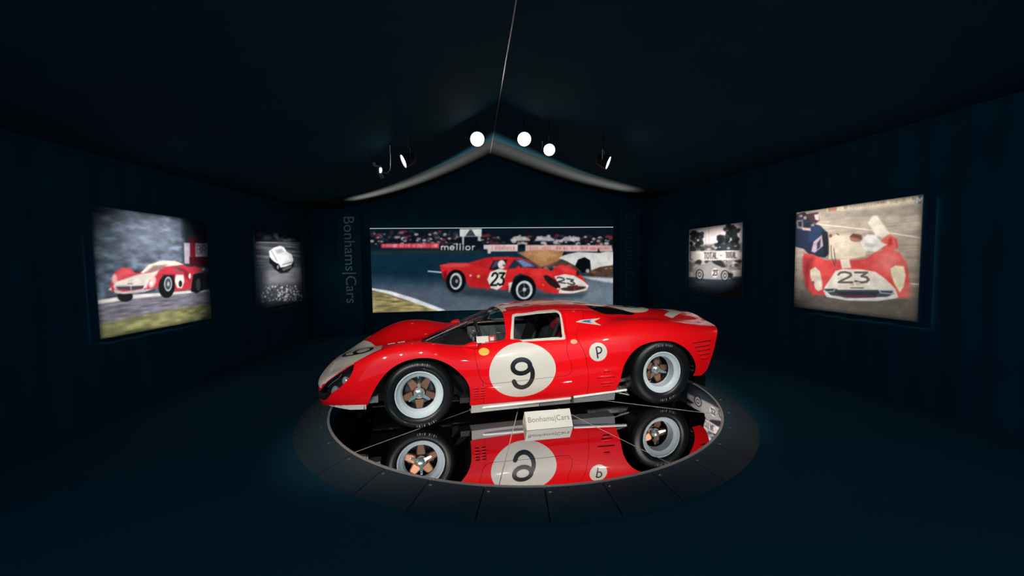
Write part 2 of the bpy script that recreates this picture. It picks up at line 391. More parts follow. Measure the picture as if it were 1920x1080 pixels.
class Paint:
    """draws in the coordinates of the traced picture (quad src) on a W x H grid"""
    def __init__(s, W, H, src, seed=1):
        s.W, s.H = W, H; s.c = np.zeros((H, W, 3)); s.seed = seed
        s.h = homog(src, [(0, 0), (W - 1, 0), (W - 1, H - 1), (0, H - 1)])
        s.X, s.Y = np.meshgrid(np.arange(W), np.arange(H)); s.pts = src
    def m(s, P):
        P = np.asarray(P, float); q = np.c_[P, np.ones(len(P))] @ s.h.T; return q[:, :2] / q[:, 2:]
    def blend(s, a, col): s.c = s.c * (1 - a[..., None]) + np.asarray(col, float) * a[..., None]
    def grad(s, top, bot, pw=1.):
        t = (np.arange(s.H) / (s.H - 1)) ** pw; s.c[:] = np.asarray(top, float) * (1 - t)[:, None, None] + np.asarray(bot, float) * t[:, None, None]
    def segd(s, P, closed, bb):
        y0, y1, x0, x1 = bb; X, Y = s.X[y0:y1, x0:x1], s.Y[y0:y1, x0:x1]; d = np.full(X.shape, 1e9); n = len(P)
        for i in range(n if closed else n - 1):
            a, b = P[i], P[(i + 1) % n]; e = b - a; L = max(e @ e, 1e-9)
            t = np.clip(((X - a[0]) * e[0] + (Y - a[1]) * e[1]) / L, 0, 1)
            d = np.minimum(d, np.hypot(X - a[0] - t * e[0], Y - a[1] - t * e[1]))
        return d
    def box(s, P, pad):
        x0, y0 = np.floor(P.min(0) - pad).astype(int); x1, y1 = np.ceil(P.max(0) + pad).astype(int) + 1
        return max(0, y0), min(s.H, max(y1, 0)), max(0, x0), min(s.W, max(x1, 0))
    def mask_poly(s, P, soft=.7):
        P = s.m(P); bb = s.box(P, soft * 3 + 2); y0, y1, x0, x1 = bb; full = np.zeros((s.H, s.W))
        if y1 <= y0 or x1 <= x0: return full
        X, Y = s.X[y0:y1, x0:x1], s.Y[y0:y1, x0:x1]; ins = np.zeros(X.shape, bool); n = len(P)
        for i in range(n):
            (ax, ay), (bx, by) = P[i], P[(i + 1) % n]
            if ay == by: continue
            c = ((ay > Y) != (by > Y)) & (X < (bx - ax) * (Y - ay) / (by - ay) + ax); ins ^= c
        d = s.segd(P, True, bb) * np.where(ins, 1, -1); full[y0:y1, x0:x1] = np.clip(.5 + d / (2 * soft), 0, 1); return full
    def poly(s, P, col, soft=.7, op=1.): s.blend(s.mask_poly(P, soft) * op, col)
    def line(s, P, w, col, soft=.7, op=1.):
        P = s.m(P); bb = s.box(P, w + soft * 2 + 2); y0, y1, x0, x1 = bb
        if y1 <= y0 or x1 <= x0: return
        a = np.zeros((s.H, s.W)); a[y0:y1, x0:x1] = np.clip(.5 + (w / 2 - s.segd(P, False, bb)) / (2 * soft), 0, 1); s.blend(a * op, col)
    def ell(s, c, rx, ry, col, soft=.7, op=1., rot=0.):
        q = np.linspace(0, 2 * np.pi, 36, endpoint=False); cr, sr = math.cos(rot), math.sin(rot)
        ex, ey = rx * np.cos(q), ry * np.sin(q); s.poly(np.c_[c[0] + ex * cr - ey * sr, c[1] + ex * sr + ey * cr], col, soft, op)
    def text(s, t, x, y, w, h, col, lw, skew=0., dy=0., gap=.28, soft=.6, op=1.):
        ws_ = [WID.get(ch, 1.) for ch in t]; u = w / (sum(ws_) + (len(t) - 1) * gap); ox = x - u * gap
        for i, ch in enumerate(t):
            ox += u * gap if i == 0 else (ws_[i - 1] + gap) * u; cw = u * ws_[i]
            for st in GL.get(ch, []):
                s.line([(ox + px * cw + (1 - py) * skew, y + py * h + dy * (ox + px * cw - x)) for px, py in st], lw, col, soft, op)
    def smear(s, x, y, w, h, col, seed, dy=0., step=9., op=.75):
        """motion-blurred, unreadable board print: soft uneven marks"""
        r = np.random.RandomState(seed); q = x
        while q < x + w:
            a = step * (.35 + .7 * r.rand()); t_ = .25 * r.rand(); b_ = .7 + .3 * r.rand()
            if r.rand() < .82: s.poly([(q, y + t_ * h + dy * (q - x)), (q + a, y + t_ * h + dy * (q - x)), (q + a, y + b_ * h + dy * (q - x)), (q, y + b_ * h + dy * (q - x))], col, 1.3, op * (.5 + .5 * r.rand()))
            q += a + step * (.25 + .5 * r.rand())
    def blobs(s, n, x0, x1, y0, y1, cols, r0, r1, seed, asp=1.6, op=.85):
        r = np.random.RandomState(seed)
        for _ in range(n):
            a = r0 + (r1 - r0) * r.rand(); s.ell((x0 + (x1 - x0) * r.rand(), y0 + (y1 - y0) * r.rand()), a * asp, a, cols[r.randint(len(cols))], .9, op)
    def noise(s, amt, sx, sy, mask=None, seed=3):
        f = 1 + amt * (2 * vnoise(s.W, s.H, sx, sy, seed) - 1)
        if mask is not None: f = 1 + (f - 1) * mask
        s.c = np.clip(s.c * f[..., None], 0, 255)

# ---- wide picture on the back wall (traced in a 3.84x enlargement)
def paint_wide():
    Q = [(45, 80), (1800, 58), (1805, 641), (80, 668)]
    s = Paint(470, 160, Q); s.grad((12, 22, 34), (96, 108, 122)); K = (9, 12, 16)
    s.poly([(0, 50), (1900, 40), (1900, 250), (0, 255)], (11, 20, 31), 1)
    s.poly([(30, 230), (1900, 215), (1900, 420), (30, 500)], (17, 46, 64), 8)
    s.poly([(30, 240), (700, 235), (900, 420), (30, 500)], (13, 42, 60), 20, .8)
    s.poly([(60, 440), (700, 470), (1850, 520), (1850, 660), (60, 690)], (84, 97, 112), 14, .75)
    s.poly([(1300, 430), (1850, 430), (1850, 650), (1300, 640)], (126, 140, 152), 14, .7)
    s.poly([(60, 240), (820, 225), (820, 245), (60, 258)], (34, 52, 40), 2, .8)
    s.blobs(150, 60, 680, 95, 200, [(120, 40, 45), (150, 140, 140), (70, 30, 40), (40, 50, 70), (190, 180, 175), (30, 40, 50)], 4, 11, 5)
    s.blobs(150, 840, 1790, 120, 200, [(110, 45, 45), (170, 160, 155), (60, 30, 40), (40, 50, 70), (200, 190, 185), (25, 32, 40)], 4, 12, 6)
    for x in (1110, 1290, 1480): s.poly([(x - 70, 150), (x - 40, 128), (x + 40, 128), (x + 75, 150), (x + 70, 160), (x - 70, 160)], (206, 202, 198), 1.2, .8)
    s.poly([(675, 76), (832, 74), (832, 130), (675, 132)], (214, 217, 214)); s.poly([(715, 128), (745, 82), (762, 82), (790, 128)], (60, 66, 72))
    s.poly([(692, 130), (708, 130), (706, 190), (694, 190)], (190, 190, 190)); s.poly([(805, 128), (825, 128), (830, 165), (805, 160)], (190, 190, 190))
    s.poly([(125, 186), (530, 178), (530, 216), (128, 214)], (206, 62, 74), 1); 
    for (a, b) in [(140, 232), (255, 325), (345, 360), (372, 460), (478, 522)]:
        s.smear(a, 186, b - a, 24, (244, 214, 212), int(a), -.01)
    s.poly([(535, 190), (798, 186), (798, 230), (535, 232)], (14, 20, 26), 1); s.text('mellior', 548, 182, 238, 44, (232, 236, 234), 1.9, 0, 0, .42, .5)
    s.poly([(848, 190), (1095, 186), (1095, 236), (900, 238), (900, 252), (878, 252), (876, 222), (848, 220)], (224, 205, 200)); s.smear(905, 196, 160, 32, (206, 84, 84), 11, 0, 13)
    s.poly([(1150, 190), (1790, 190), (1800, 236), (1150, 236)], (222, 186, 182), 1.2); s.smear(1165, 198, 610, 28, (200, 76, 80), 12, 0, 13)
    s.poly([(1095, 245), (1200, 226), (1330, 224), (1440, 240), (1420, 290), (1340, 345), (1260, 350), (1170, 290)], (176, 124, 82), 2); s.poly([(1180, 250), (1300, 232), (1380, 262), (1290, 300)], (205, 158, 108), 4, .7)
    s.poly([(1290, 345), (1420, 300), (1810, 330), (1805, 420), (1640, 425), (1560, 380)], (84, 62, 52), 3); s.blobs(40, 1300, 1800, 340, 420, [(130, 90, 70), (60, 48, 44), (160, 110, 84)], 5, 12, 9)
    s.poly([(1395, 285), (1450, 258), (1540, 240), (1690, 246), (1760, 236), (1808, 240), (1805, 335), (1700, 350), (1640, 376), (1630, 300), (1590, 278), (1545, 296), (1520, 340), (1450, 304)], (222, 220, 214)); s.poly([(1520, 340), (1540, 295), (1590, 278), (1628, 302), (1632, 384), (1570, 392)], K); s.ell((1612, 378), 14, 14, (170, 170, 170))
    s.poly([(1680, 246), (1690, 212), (1712, 246)], (30, 34, 40)); s.poly([(1420, 262), (1440, 232), (1456, 260)], (20, 24, 30)); s.text('7', 1770, 300, 20, 30, K, 1.5)
    s.poly([(1560, 418), (1808, 432), (1808, 470), (1640, 442)], (196, 200, 204), 2)
    g = s.mask_poly([(74, 512), (190, 532), (350, 588), (560, 660), (80, 690)], 1.2); s.blend(g, (150, 136, 92)); s.noise(.35, 14, 2, g, 11)
    s.poly([(68, 496), (200, 518), (380, 575), (585, 655), (535, 662), (350, 596), (190, 542), (70, 512)], (230, 230, 232)); s.poly([(70, 512), (190, 542), (350, 596), (320, 592), (180, 546), (70, 518)], (90, 84, 70), 1)
    s.poly([(580, 480), (1050, 520), (1600, 540), (1560, 575), (1100, 600), (640, 545)], (40, 52, 62), 6, .8)
    s.poly([(455, 374), (560, 384), (560, 392), (455, 382)], (230, 230, 232), .8)
    RD = (214, 40, 42)
    s.poly([(538, 336), (610, 318), (740, 320), (860, 285), (945, 275), (1110, 280), (1180, 303), (1250, 352), (1345, 378), (1378, 345), (1420, 334), (1490, 348), (1545, 388), (1575, 425), (1610, 470), (1622, 496), (1600, 522), (1500, 542), (1400, 545), (1300, 532), (1235, 500), (1200, 430), (1120, 395), (1070, 420), (1045, 515), (900, 505), (750, 490), (715, 430), (660, 380), (610, 385), (590, 440), (560, 420)], RD)
    s.poly([(545, 338), (640, 325), (760, 330), (700, 345), (590, 350)], (232, 96, 100), 3, .8); s.poly([(560, 390), (585, 372), (592, 440), (574, 455)], (120, 20, 26), 2); s.poly([(760, 400), (880, 390), (900, 500), (760, 488)], (176, 26, 32), 6, .7)
    s.poly([(740, 322), (860, 286), (930, 278), (890, 345), (870, 360)], (190, 30, 40), 2, .7)
    s.poly([(1240, 360), (1340, 400), (1300, 420), (1240, 440), (1190, 400)], (236, 60, 58), 5, .8); s.poly([(1385, 350), (1420, 338), (1490, 352), (1530, 390), (1440, 390)], (232, 70, 66), 4, .7)
    for (c, rx, ry) in (((655, 450), 70, 82), ((1140, 505), 92, 96)): s.ell(c, rx, ry, K, 1)
    s.ell((655, 450), 43, 60, (188, 200, 208)); s.ell((652, 452), 30, 44, (26, 30, 34)); s.ell((660, 450), 10, 14, (140, 146, 150))
    s.ell((1147, 515), 61, 67, (206, 216, 222)); s.ell((1145, 517), 44, 51, (24, 28, 32)); s.line([(1145, 470), (1147, 560)], 1.2, (120, 124, 128)); s.line([(1108, 530), (1185, 500)], 1.2, (120, 124, 128)); s.ell((1148, 512), 13, 15, (190, 196, 200))
    s.poly([(888, 368), (922, 300), (1022, 294), (1000, 350), (960, 372)], (24, 26, 36)); s.poly([(930, 305), (985, 300), (950, 340), (905, 362)], (96, 76, 110), 2, .8)
    s.poly([(1022, 364), (1070, 298), (1130, 292), (1205, 325), (1255, 362), (1130, 352)], (38, 46, 66)); s.poly([(1085, 300), (1130, 296), (1190, 325), (1215, 345), (1140, 350), (1110, 322)], (122, 136, 178), 2); s.ell((980, 332), 27, 32, (222, 218, 214)); s.poly([(985, 335), (1005, 330), (1000, 350)], (60, 50, 50))
    s.poly([(1088, 345), (1108, 340), (1118, 362), (1090, 362)], (225, 40, 44)); s.poly([(1020, 272), (1032, 272), (1032, 284), (1020, 284)], (200, 40, 50))
    s.poly([(878, 438), (900, 385), (960, 362), (1018, 374), (1002, 430), (985, 490), (950, 514), (905, 500)], (232, 228, 218)); s.text('23', 902, 392, 92, 88, K, 3.6, 12, -.02, .15)
    s.poly([(1032, 462), (1062, 458), (1040, 530), (1034, 530)], (220, 214, 206), 1)
    for y in (490, 504, 518): s.line([(1014, y), (1034, y)], 1, (60, 10, 14))
    s.poly([(1366, 418), (1440, 402), (1510, 412), (1580, 450), (1622, 488), (1604, 520), (1500, 542), (1400, 540), (1412, 490)], (236, 230, 222)); s.text('23', 1390, 420, 130, 38, (40, 44, 50), 2.4, -8, .18, .2)
    s.ell((1508, 503), 96, 22, (120, 96, 84), .8, 1, -.06); s.ell((1508, 504), 84, 17, (70, 44, 40), .8, 1, -.06); s.line([(1418, 498), (1460, 494)], 2, (236, 232, 226)); s.line([(1545, 486), (1600, 488)], 2, (236, 232, 226)); s.line([(1516, 486), (1518, 516)], 1.8, (190, 40, 44)); s.line([(1405, 528), (1500, 534), (1600, 514)], 2.4, (240, 238, 232))
    s.poly([(1284, 412), (1312, 408), (1370, 440), (1412, 492), (1398, 516), (1330, 478), (1296, 440)], (34, 26, 30)); s.ell((1395, 508), 10, 8, (220, 200, 160)); s.ell((1540, 395), 14, 20, (60, 30, 30)); s.ell((815, 415), 12, 12, (224, 160, 80)); s.ell((758, 410), 7, 7, (230, 210, 190)); s.ell((1285, 480), 6, 4, (240, 180, 80))
    s.noise(.06, 2, 2, None, 21); return s

# ---- blue-grey picture, 3.6x enlargement
def paint_left():
    Q = [(62, 88), (845, 202), (890, 848), (148, 998)]
    s = Paint(230, 220, Q); s.grad((78, 92, 108), (86, 96, 116)); K = (12, 14, 18)
    s.noise(.5, 22, 9, None, 31); s.noise(.35, 8, 4, None, 32)
    s.poly([(250, 80), (700, 160), (690, 470), (480, 470), (260, 470)], (132, 140, 160), 26, .55); s.poly([(40, 60), (230, 100), (260, 700), (90, 760)], (44, 62, 74), 26, .6)
    s.poly([(690, 150), (900, 180), (900, 520), (700, 500)], (20, 34, 46), 7, .9)
    s.poly([(700, 345), (856, 348), (858, 440), (740, 440), (742, 486), (706, 484)], (186, 176, 190), 1); s.poly([(738, 300), (775, 304), (778, 440), (742, 440)], (120, 24, 48), 1); s.poly([(738, 440), (870, 440), (876, 500), (740, 495)], (84, 16, 34), 1.5); s.poly([(730, 300), (850, 330), (850, 346), (730, 345)], (80, 20, 40), 1.5)
    s.text('BR', 786, 362, 62, 56, (120, 104, 120), 2.2, 0, .05)
    s.poly([(100, 735), (370, 695), (890, 655), (890, 870), (130, 1020)], (116, 114, 128), 1.5); rd = s.mask_poly([(100, 735), (370, 695), (890, 655), (890, 870), (130, 1020)], 2); s.noise(.25, 20, 2, rd, 33)
    g = s.mask_poly([(130, 900), (450, 830), (700, 780), (900, 760), (900, 880), (130, 1020)], 5); s.blend(g, (142, 142, 96)); s.noise(.25, 16, 5, g, 34)
    s.poly([(110, 738), (370, 695), (880, 655), (880, 668), (372, 722), (114, 764)], (226, 220, 214), 1.2)
    s.poly([(820, 560), (900, 560), (900, 660), (820, 664)], (26, 34, 40), 3, .9)
    RD = (196, 52, 70); W_ = (226, 216, 208)
    s.ell((310, 708), 52, 36, K, 1); s.poly([(750, 560), (830, 545), (832, 660), (790, 684), (752, 672)], (14, 18, 22), 1.5); s.ell((800, 625), 16, 42, (60, 70, 76))
    s.poly([(205, 650), (214, 600), (236, 545), (290, 510), (340, 518), (378, 550), (412, 548), (470, 492), (560, 466), (640, 468), (720, 505), (780, 504), (836, 522), (800, 546), (765, 556), (752, 655), (640, 672), (560, 640), (460, 660), (330, 690), (240, 684), (212, 668)], RD)
    s.poly([(412, 548), (470, 490), (560, 464), (640, 467), (700, 490), (640, 500), (560, 505), (500, 520), (430, 552)], (240, 226, 206), 1.2); s.poly([(240, 612), (390, 560), (480, 545), (540, 520), (520, 560), (470, 600), (455, 650), (240, 660), (228, 640)], W_, 1.5)
    s.poly([(440, 545), (500, 500), (590, 490), (560, 520), (520, 535)], (150, 120, 126), 2); s.poly([(620, 505), (680, 505), (716, 545), (660, 545)], (150, 80, 92), 2); s.poly([(650, 560), (700, 560), (706, 610), (690, 650), (660, 648), (640, 600)], (236, 224, 214), 1.5); s.ell((680, 620), 12, 22, (30, 24, 30), .8)
    s.ell((236, 590), 20, 32, (232, 196, 190), 2, .8); s.ell((492, 610), 22, 40, (236, 208, 204), 2, .85, .3); s.ell((486, 618), 11, 12, (255, 245, 235)); s.poly([(290, 520), (340, 524), (370, 552), (300, 580), (250, 590), (262, 545)], (214, 92, 100), 4, .7)
    s.poly([(640, 510), (705, 520), (750, 560), (740, 600), (710, 580), (700, 540)], (130, 24, 44), 2.5, .9); s.poly([(560, 560), (640, 560), (645, 650), (560, 640)], (30, 18, 26), 2, .9)
    s.poly([(236, 638), (270, 634), (440, 630), (428, 654), (350, 664), (262, 660)], (66, 62, 70), 1); s.line([(346, 632), (350, 662)], 2, (170, 166, 170)); s.line([(235, 640), (445, 630), (430, 660), (300, 682), (238, 668)], 1.6, (226, 224, 220)); s.poly([(235, 662), (300, 676), (430, 660), (500, 655), (540, 642), (440, 678), (300, 692), (240, 686)], (196, 192, 196), 1)
    s.poly([(195, 662), (215, 646), (216, 668)], (220, 220, 220), 1); s.ell((742, 568), 9, 18, (230, 214, 206)); s.line([(325, 622), (360, 622)], 1, (60, 50, 56))
    s.ell((588, 640), 54, 76, K, 1); s.ell((598, 622), 27, 50, (176, 186, 198)); s.ell((598, 622), 20, 38, (70, 76, 84)); s.ell((600, 622), 9, 16, (170, 176, 184))
    s.poly([(830, 515), (838, 522), (818, 534)], (240, 230, 226), 1); return s

# ---- small monochrome pictures
def paint_left_small():
    Q = [(1178, 264), (1487, 296), (1505, 738), (1205, 790)]
    s = Paint(110, 160, Q); s.grad((46, 50, 54), (70, 72, 76)); K = (8, 11, 14)
    s.poly([(1170, 250), (1500, 280), (1500, 345), (1180, 340)], (22, 28, 32), 2); s.blobs(26, 1195, 1480, 268, 330, [(90, 92, 92), (50, 54, 56), (14, 18, 22), (14, 18, 22)], 8, 18, 41)
    s.line([(1190, 344), (1490, 340)], 1.4, (190, 190, 190)); rd = s.mask_poly([(1180, 345), (1500, 342), (1510, 620), (1190, 600)], 2); s.blend(rd, (76, 78, 82)); s.noise(.5, 40, 2.2, rd, 42)
    s.poly([(1190, 530), (1500, 500), (1510, 640), (1200, 650)], (128, 122, 126), 10, .8); s.poly([(1190, 500), (1250, 520), (1260, 800), (1190, 800)], (40, 46, 52), 10, .8)
    s.poly([(1200, 640), (1510, 600), (1510, 790), (1200, 800)], (60, 62, 66), 8, .8); s.blobs(150, 1225, 1505, 630, 740, [(210, 206, 206), (150, 150, 150), (30, 34, 38)], 2, 6, 43, 1.1); s.blobs(50, 1330, 1500, 670, 740, [(235, 232, 232)], 2, 5, 44, 1.)
    s.poly([(1310, 440), (1340, 470), (1440, 470), (1444, 500), (1400, 545), (1350, 550), (1310, 520), (1280, 470)], (14, 16, 20), 2)
    s.poly([(1274, 402), (1310, 376), (1350, 364), (1376, 374), (1394, 404), (1428, 420), (1440, 462), (1428, 490), (1386, 506), (1352, 512), (1322, 480), (1296, 462), (1280, 440)], (222, 216, 214), 1); s.poly([(1310, 392), (1360, 384), (1380, 404), (1330, 420)], (160, 152, 150), 2, .8); s.poly([(1340, 430), (1400, 424), (1424, 462), (1364, 476)], (240, 236, 234), 2)
    s.ell((1334, 510), 15, 28, K, .8, 1, -.3); s.ell((1334, 508), 7, 14, (140, 140, 140)); s.poly([(1276, 440), (1300, 465), (1294, 490), (1280, 486)], K, 1); s.poly([(1360, 520), (1430, 495), (1426, 512), (1370, 535)], (90, 90, 92), 1)
    s.line([(1290, 400), (1330, 470)], 1.2, (90, 88, 88)); s.line([(1366, 492), (1430, 474)], 1.2, (60, 60, 62)); s.c *= np.array([.97, 1., 1.03]); return s
def paint_right_small():
    Q = [(85, 300), (457, 255), (455, 790), (75, 750)]
    s = Paint(110, 150, Q); s.grad((214, 205, 206), (224, 216, 214)); K = (14, 18, 22)
    for (c, rx, ry, n) in (((130, 380), 50, 70, 40), ((385, 370), 48, 85, 70), ((305, 400), 40, 50, 34), ((375, 310), 22, 36, 16)):
        s.blobs(n, c[0] - rx, c[0] + rx, c[1] - ry, c[1] + ry, [(26, 32, 36), (38, 44, 48), (20, 26, 30)], 8, 18, 50 + n, 1.)
    s.poly([(100, 410), (450, 400), (450, 450), (90, 450)], (50, 56, 60), 4, .8); s.blobs(20, 180, 440, 415, 440, [(200, 196, 194), (60, 64, 66)], 4, 8, 61)
    for x in (200, 222): s.line([(x, 300), (x + 4, 440)], .8, (120, 120, 120), .6, .7)
    s.poly([(85, 452), (440, 446), (438, 512), (85, 524)], (218, 210, 204)); s.text('L', 92, 458, 16, 52, (70, 72, 74), 1.8); s.text('TOTAL', 190, 462, 96, 42, (74, 74, 76), 2.0, 0, -.01, .25); s.text('TOTAL', 342, 460, 76, 40, (74, 74, 76), 1.8, 0, -.01, .25); s.line([(304, 482), (314, 482)], 1.2, (90, 90, 90))
    s.poly([(80, 525), (450, 512), (452, 640), (78, 640)], (126, 124, 124), 2); s.blobs(40, 90, 440, 520, 560, [(40, 44, 48), (190, 186, 184), (90, 92, 94)], 6, 12, 62); s.poly([(80, 600), (450, 585), (452, 640), (78, 640)], (206, 200, 198), 2)
    s.poly([(70, 636), (460, 632), (460, 800), (70, 800)], (48, 56, 66), 1.5); s.poly([(70, 700), (460, 720), (460, 800), (70, 800)], (24, 32, 42), 14, .9); rd = s.mask_poly([(70, 640), (460, 640), (460, 800), (70, 800)], 2); s.noise(.2, 30, 2, rd, 63)
    s.poly([(106, 580), (130, 555), (190, 545), (230, 532), (262, 536), (310, 568), (360, 575), (392, 600), (398, 640), (340, 655), (200, 650), (112, 632)], (150, 148, 148), 1); s.poly([(110, 560), (150, 548), (110, 580)], (190, 188, 186), 1); s.poly([(240, 520), (310, 515), (330, 540), (345, 565), (316, 566), (262, 540)], (40, 44, 50), 1); s.poly([(390, 590), (436, 585), (436, 612), (398, 612)], (210, 208, 206), 1); s.poly([(362, 600), (396, 612), (390, 645), (365, 640)], (30, 34, 38), 1)
    s.ell((268, 606), 24, 34, (226, 222, 218)); s.text('23', 253, 585, 30, 38, K, 1.7, 3, 0, .15)
    for c in ((158, 618), (338, 624)): s.ell(c, 28, 38, K, .8); s.ell(c, 21, 31, (196, 194, 192)); s.ell(c, 14, 22, (70, 72, 74)); s.ell(c, 6, 9, (190, 188, 186))
    s.c *= np.array([1.0, .985, .98]); return s
# ---- pit-lane picture with the red nose, 3.765x enlargement
def paint_right():
    Q = [(830, 178), (1740, 65), (1690, 958), (830, 846)]
    s = Paint(250, 240, Q); s.grad((208, 190, 170), (118, 108, 96)); K = (24, 26, 30)
    s.noise(.10, 40, 3, None, 71)
    s.poly([(820, 160), (1750, 40), (1750, 130), (1300, 178), (990, 180), (820, 190)], (176, 160, 140), 2); s.poly([(1050, 150), (1680, 78), (1680, 132), (1310, 172), (1050, 175)], (224, 206, 176), 1.5); s.smear(1150, 130, 520, 34, (120, 104, 88), 13, -.105, 15); s.poly([(1060, 150), (1120, 144), (1120, 172), (1060, 176)], (190, 110, 90), 1.5)
    s.poly([(1690, 70), (1740, 64), (1740, 130), (1690, 132)], (110, 110, 112), 1); s.text('M', 1696, 78, 40, 48, (230, 226, 220), 2.4)
    s.poly([(1000, 180), (1740, 130), (1740, 215), (1000, 240)], (152, 142, 130), 6, .8)
    for P in ([(990, 265), (1400, 318), (1725, 378)], [(1580, 690), (1700, 702)]): s.line(P, 2.4, (236, 226, 212))
    s.line([(1000, 215), (1740, 240)], 1.2, (190, 178, 162), 1, .7)
    s.poly([(900, 740), (1560, 760), (1690, 800), (1700, 980), (820, 900)], (92, 86, 80), 12, .8)
    NV = (22, 38, 62)
    s.poly([(820, 190), (900, 185), (960, 260), (1010, 280), (1060, 330), (1075, 480), (1040, 505), (940, 490), (890, 440), (820, 420)], NV, 1.5); s.blobs(24, 840, 1000, 185, 280, [(30, 34, 44), (150, 120, 110), (60, 50, 54), (170, 150, 140), (16, 20, 28)], 9, 20, 72, 1.)
    s.poly([(905, 190), (990, 175), (1000, 240), (970, 260), (930, 240)], (60, 40, 46), 1.5); s.poly([(960, 195), (995, 190), (995, 240), (968, 230)], (210, 190, 186), 1.5); s.poly([(835, 232), (880, 228), (884, 300), (836, 290)], (120, 112, 118), 1.5); s.poly([(846, 245), (872, 243), (872, 280), (848, 276)], (26, 32, 44), 1)
    s.poly([(930, 280), (1000, 272), (1030, 330), (1000, 360), (920, 400)], (24, 52, 84), 2); s.poly([(870, 285), (935, 292), (940, 312), (880, 305)], (196, 160, 146), 1.2); s.poly([(960, 390), (1020, 340), (1030, 420), (970, 470), (945, 460)], (186, 166, 180), 1.5); s.poly([(985, 400), (1010, 370), (1008, 430), (985, 450)], (60, 50, 70), 1.2)
    s.poly([(1015, 320), (1055, 320), (1078, 470), (1040, 500), (1030, 400)], (18, 22, 34), 1.5)
    RD = (214, 74, 72)
    s.poly([(890, 470), (960, 480), (1040, 520), (1120, 540), (1200, 530), (1320, 525), (1400, 470), (1500, 455), (1570, 480), (1620, 560), (1640, 690), (1600, 790), (1540, 800), (1040, 770), (960, 765), (910, 700), (885, 560)], RD, 1.2)
    s.poly([(1430, 470), (1540, 470), (1610, 560), (1560, 570), (1500, 640), (1400, 560)], (238, 128, 120), 10, .8); s.poly([(1060, 520), (1320, 520), (1300, 580), (1080, 570)], (196, 58, 58), 4, .7); s.poly([(900, 500), (960, 510), (940, 600), (920, 720), (892, 600)], (120, 24, 34), 8, .8); s.poly([(1540, 680), (1650, 700), (1640, 800), (1560, 790)], (224, 108, 100), 4, .8)
    s.poly([(1070, 350), (1130, 340), (1230, 350), (1340, 450), (1330, 500), (1210, 520), (1070, 515)], (222, 206, 184), 2); s.poly([(1100, 360), (1220, 360), (1290, 440), (1150, 450)], (232, 218, 196), 6, .8); s.line([(1085, 420), (1090, 500), (1115, 560)], 1.2, (40, 40, 44)); s.line([(1105, 440), (1120, 540)], 1.2, (40, 40, 44))
    s.poly([(1150, 520), (1215, 518), (1230, 580), (1165, 585)], (236, 224, 204), 1.5)
    s.poly([(1345, 262), (1378, 212), (1412, 210), (1500, 340), (1450, 372), (1400, 350)], (240, 228, 210), 1.5); s.poly([(1450, 380), (1500, 350), (1556, 380), (1560, 450), (1470, 470), (1430, 440)], (226, 92, 84), 1.5); s.poly([(1490, 385), (1515, 370), (1520, 420), (1490, 430)], (190, 40, 40), 1.5); s.line([(1540, 380), (1556, 440)], 1.6, (170, 60, 56))
    s.poly([(1290, 400), (1340, 345), (1400, 350), (1440, 400), (1480, 420), (1400, 470), (1330, 460)], (236, 230, 224), 1.5); s.poly([(1330, 400), (1400, 420), (1380, 440), (1320, 430)], (186, 182, 186), 2, .8); s.ell((1262, 368), 44, 30, (168, 112, 92), 1); s.poly([(1218, 360), (1240, 336), (1300, 350), (1305, 385), (1270, 370)], (96, 62, 52), 1.5)
    s.poly([(1040, 720), (1120, 600), (1170, 588), (1300, 592), (1400, 610), (1470, 660), (1540, 730), (1560, 790), (1420, 812), (1200, 806), (1060, 780)], (232, 222, 208), 1.2); s.text('23', 1140, 608, 215, 72, (96, 90, 88), 4.6, -6, .02, .18); s.blobs(5, 1235, 1300, 684, 700, [(214, 190, 160)], 8, 10, 75)
    s.poly([(1040, 725), (1120, 722), (1140, 732), (1410, 736), (1520, 740), (1530, 765), (1480, 785), (1260, 790), (1090, 770)], (66, 72, 80), 1); s.poly([(1120, 745), (1420, 750), (1400, 785), (1200, 788)], (40, 46, 54), 2); s.poly([(1130, 768), (1420, 775), (1400, 788), (1180, 788)], (110, 50, 56), 2, .8); s.line([(1042, 738), (1060, 770), (1200, 800), (1420, 806), (1540, 790)], 4, (206, 212, 220)); s.line([(1045, 722), (1120, 722), (1110, 742), (1050, 745)], 1.6, (196, 206, 216)); s.line([(1425, 738), (1530, 742), (1520, 765), (1440, 758), (1425, 738)], 1.6, (196, 206, 216)); s.line([(1228, 720), (1318, 722)], 1.8, (60, 64, 70))
    s.poly([(940, 590), (975, 570), (1010, 600), (1028, 680), (1030, 730), (1000, 740), (960, 680), (942, 640)], (214, 200, 180), 1.2); s.ell((998, 700), 24, 34, (236, 224, 204), 1.2); s.ell((962, 680), 10, 12, (120, 90, 80)); s.poly([(1505, 590), (1540, 568), (1600, 575), (1612, 640), (1596, 720), (1570, 756), (1535, 700), (1512, 640)], (240, 228, 190), 1.2); s.poly([(1540, 600), (1590, 600), (1590, 680), (1550, 690)], (226, 216, 196), 4, .7)
    s.ell((1080, 350), 12, 12, (150, 70, 70)); s.line([(1125, 335), (1140, 345)], 1.4, K); return s

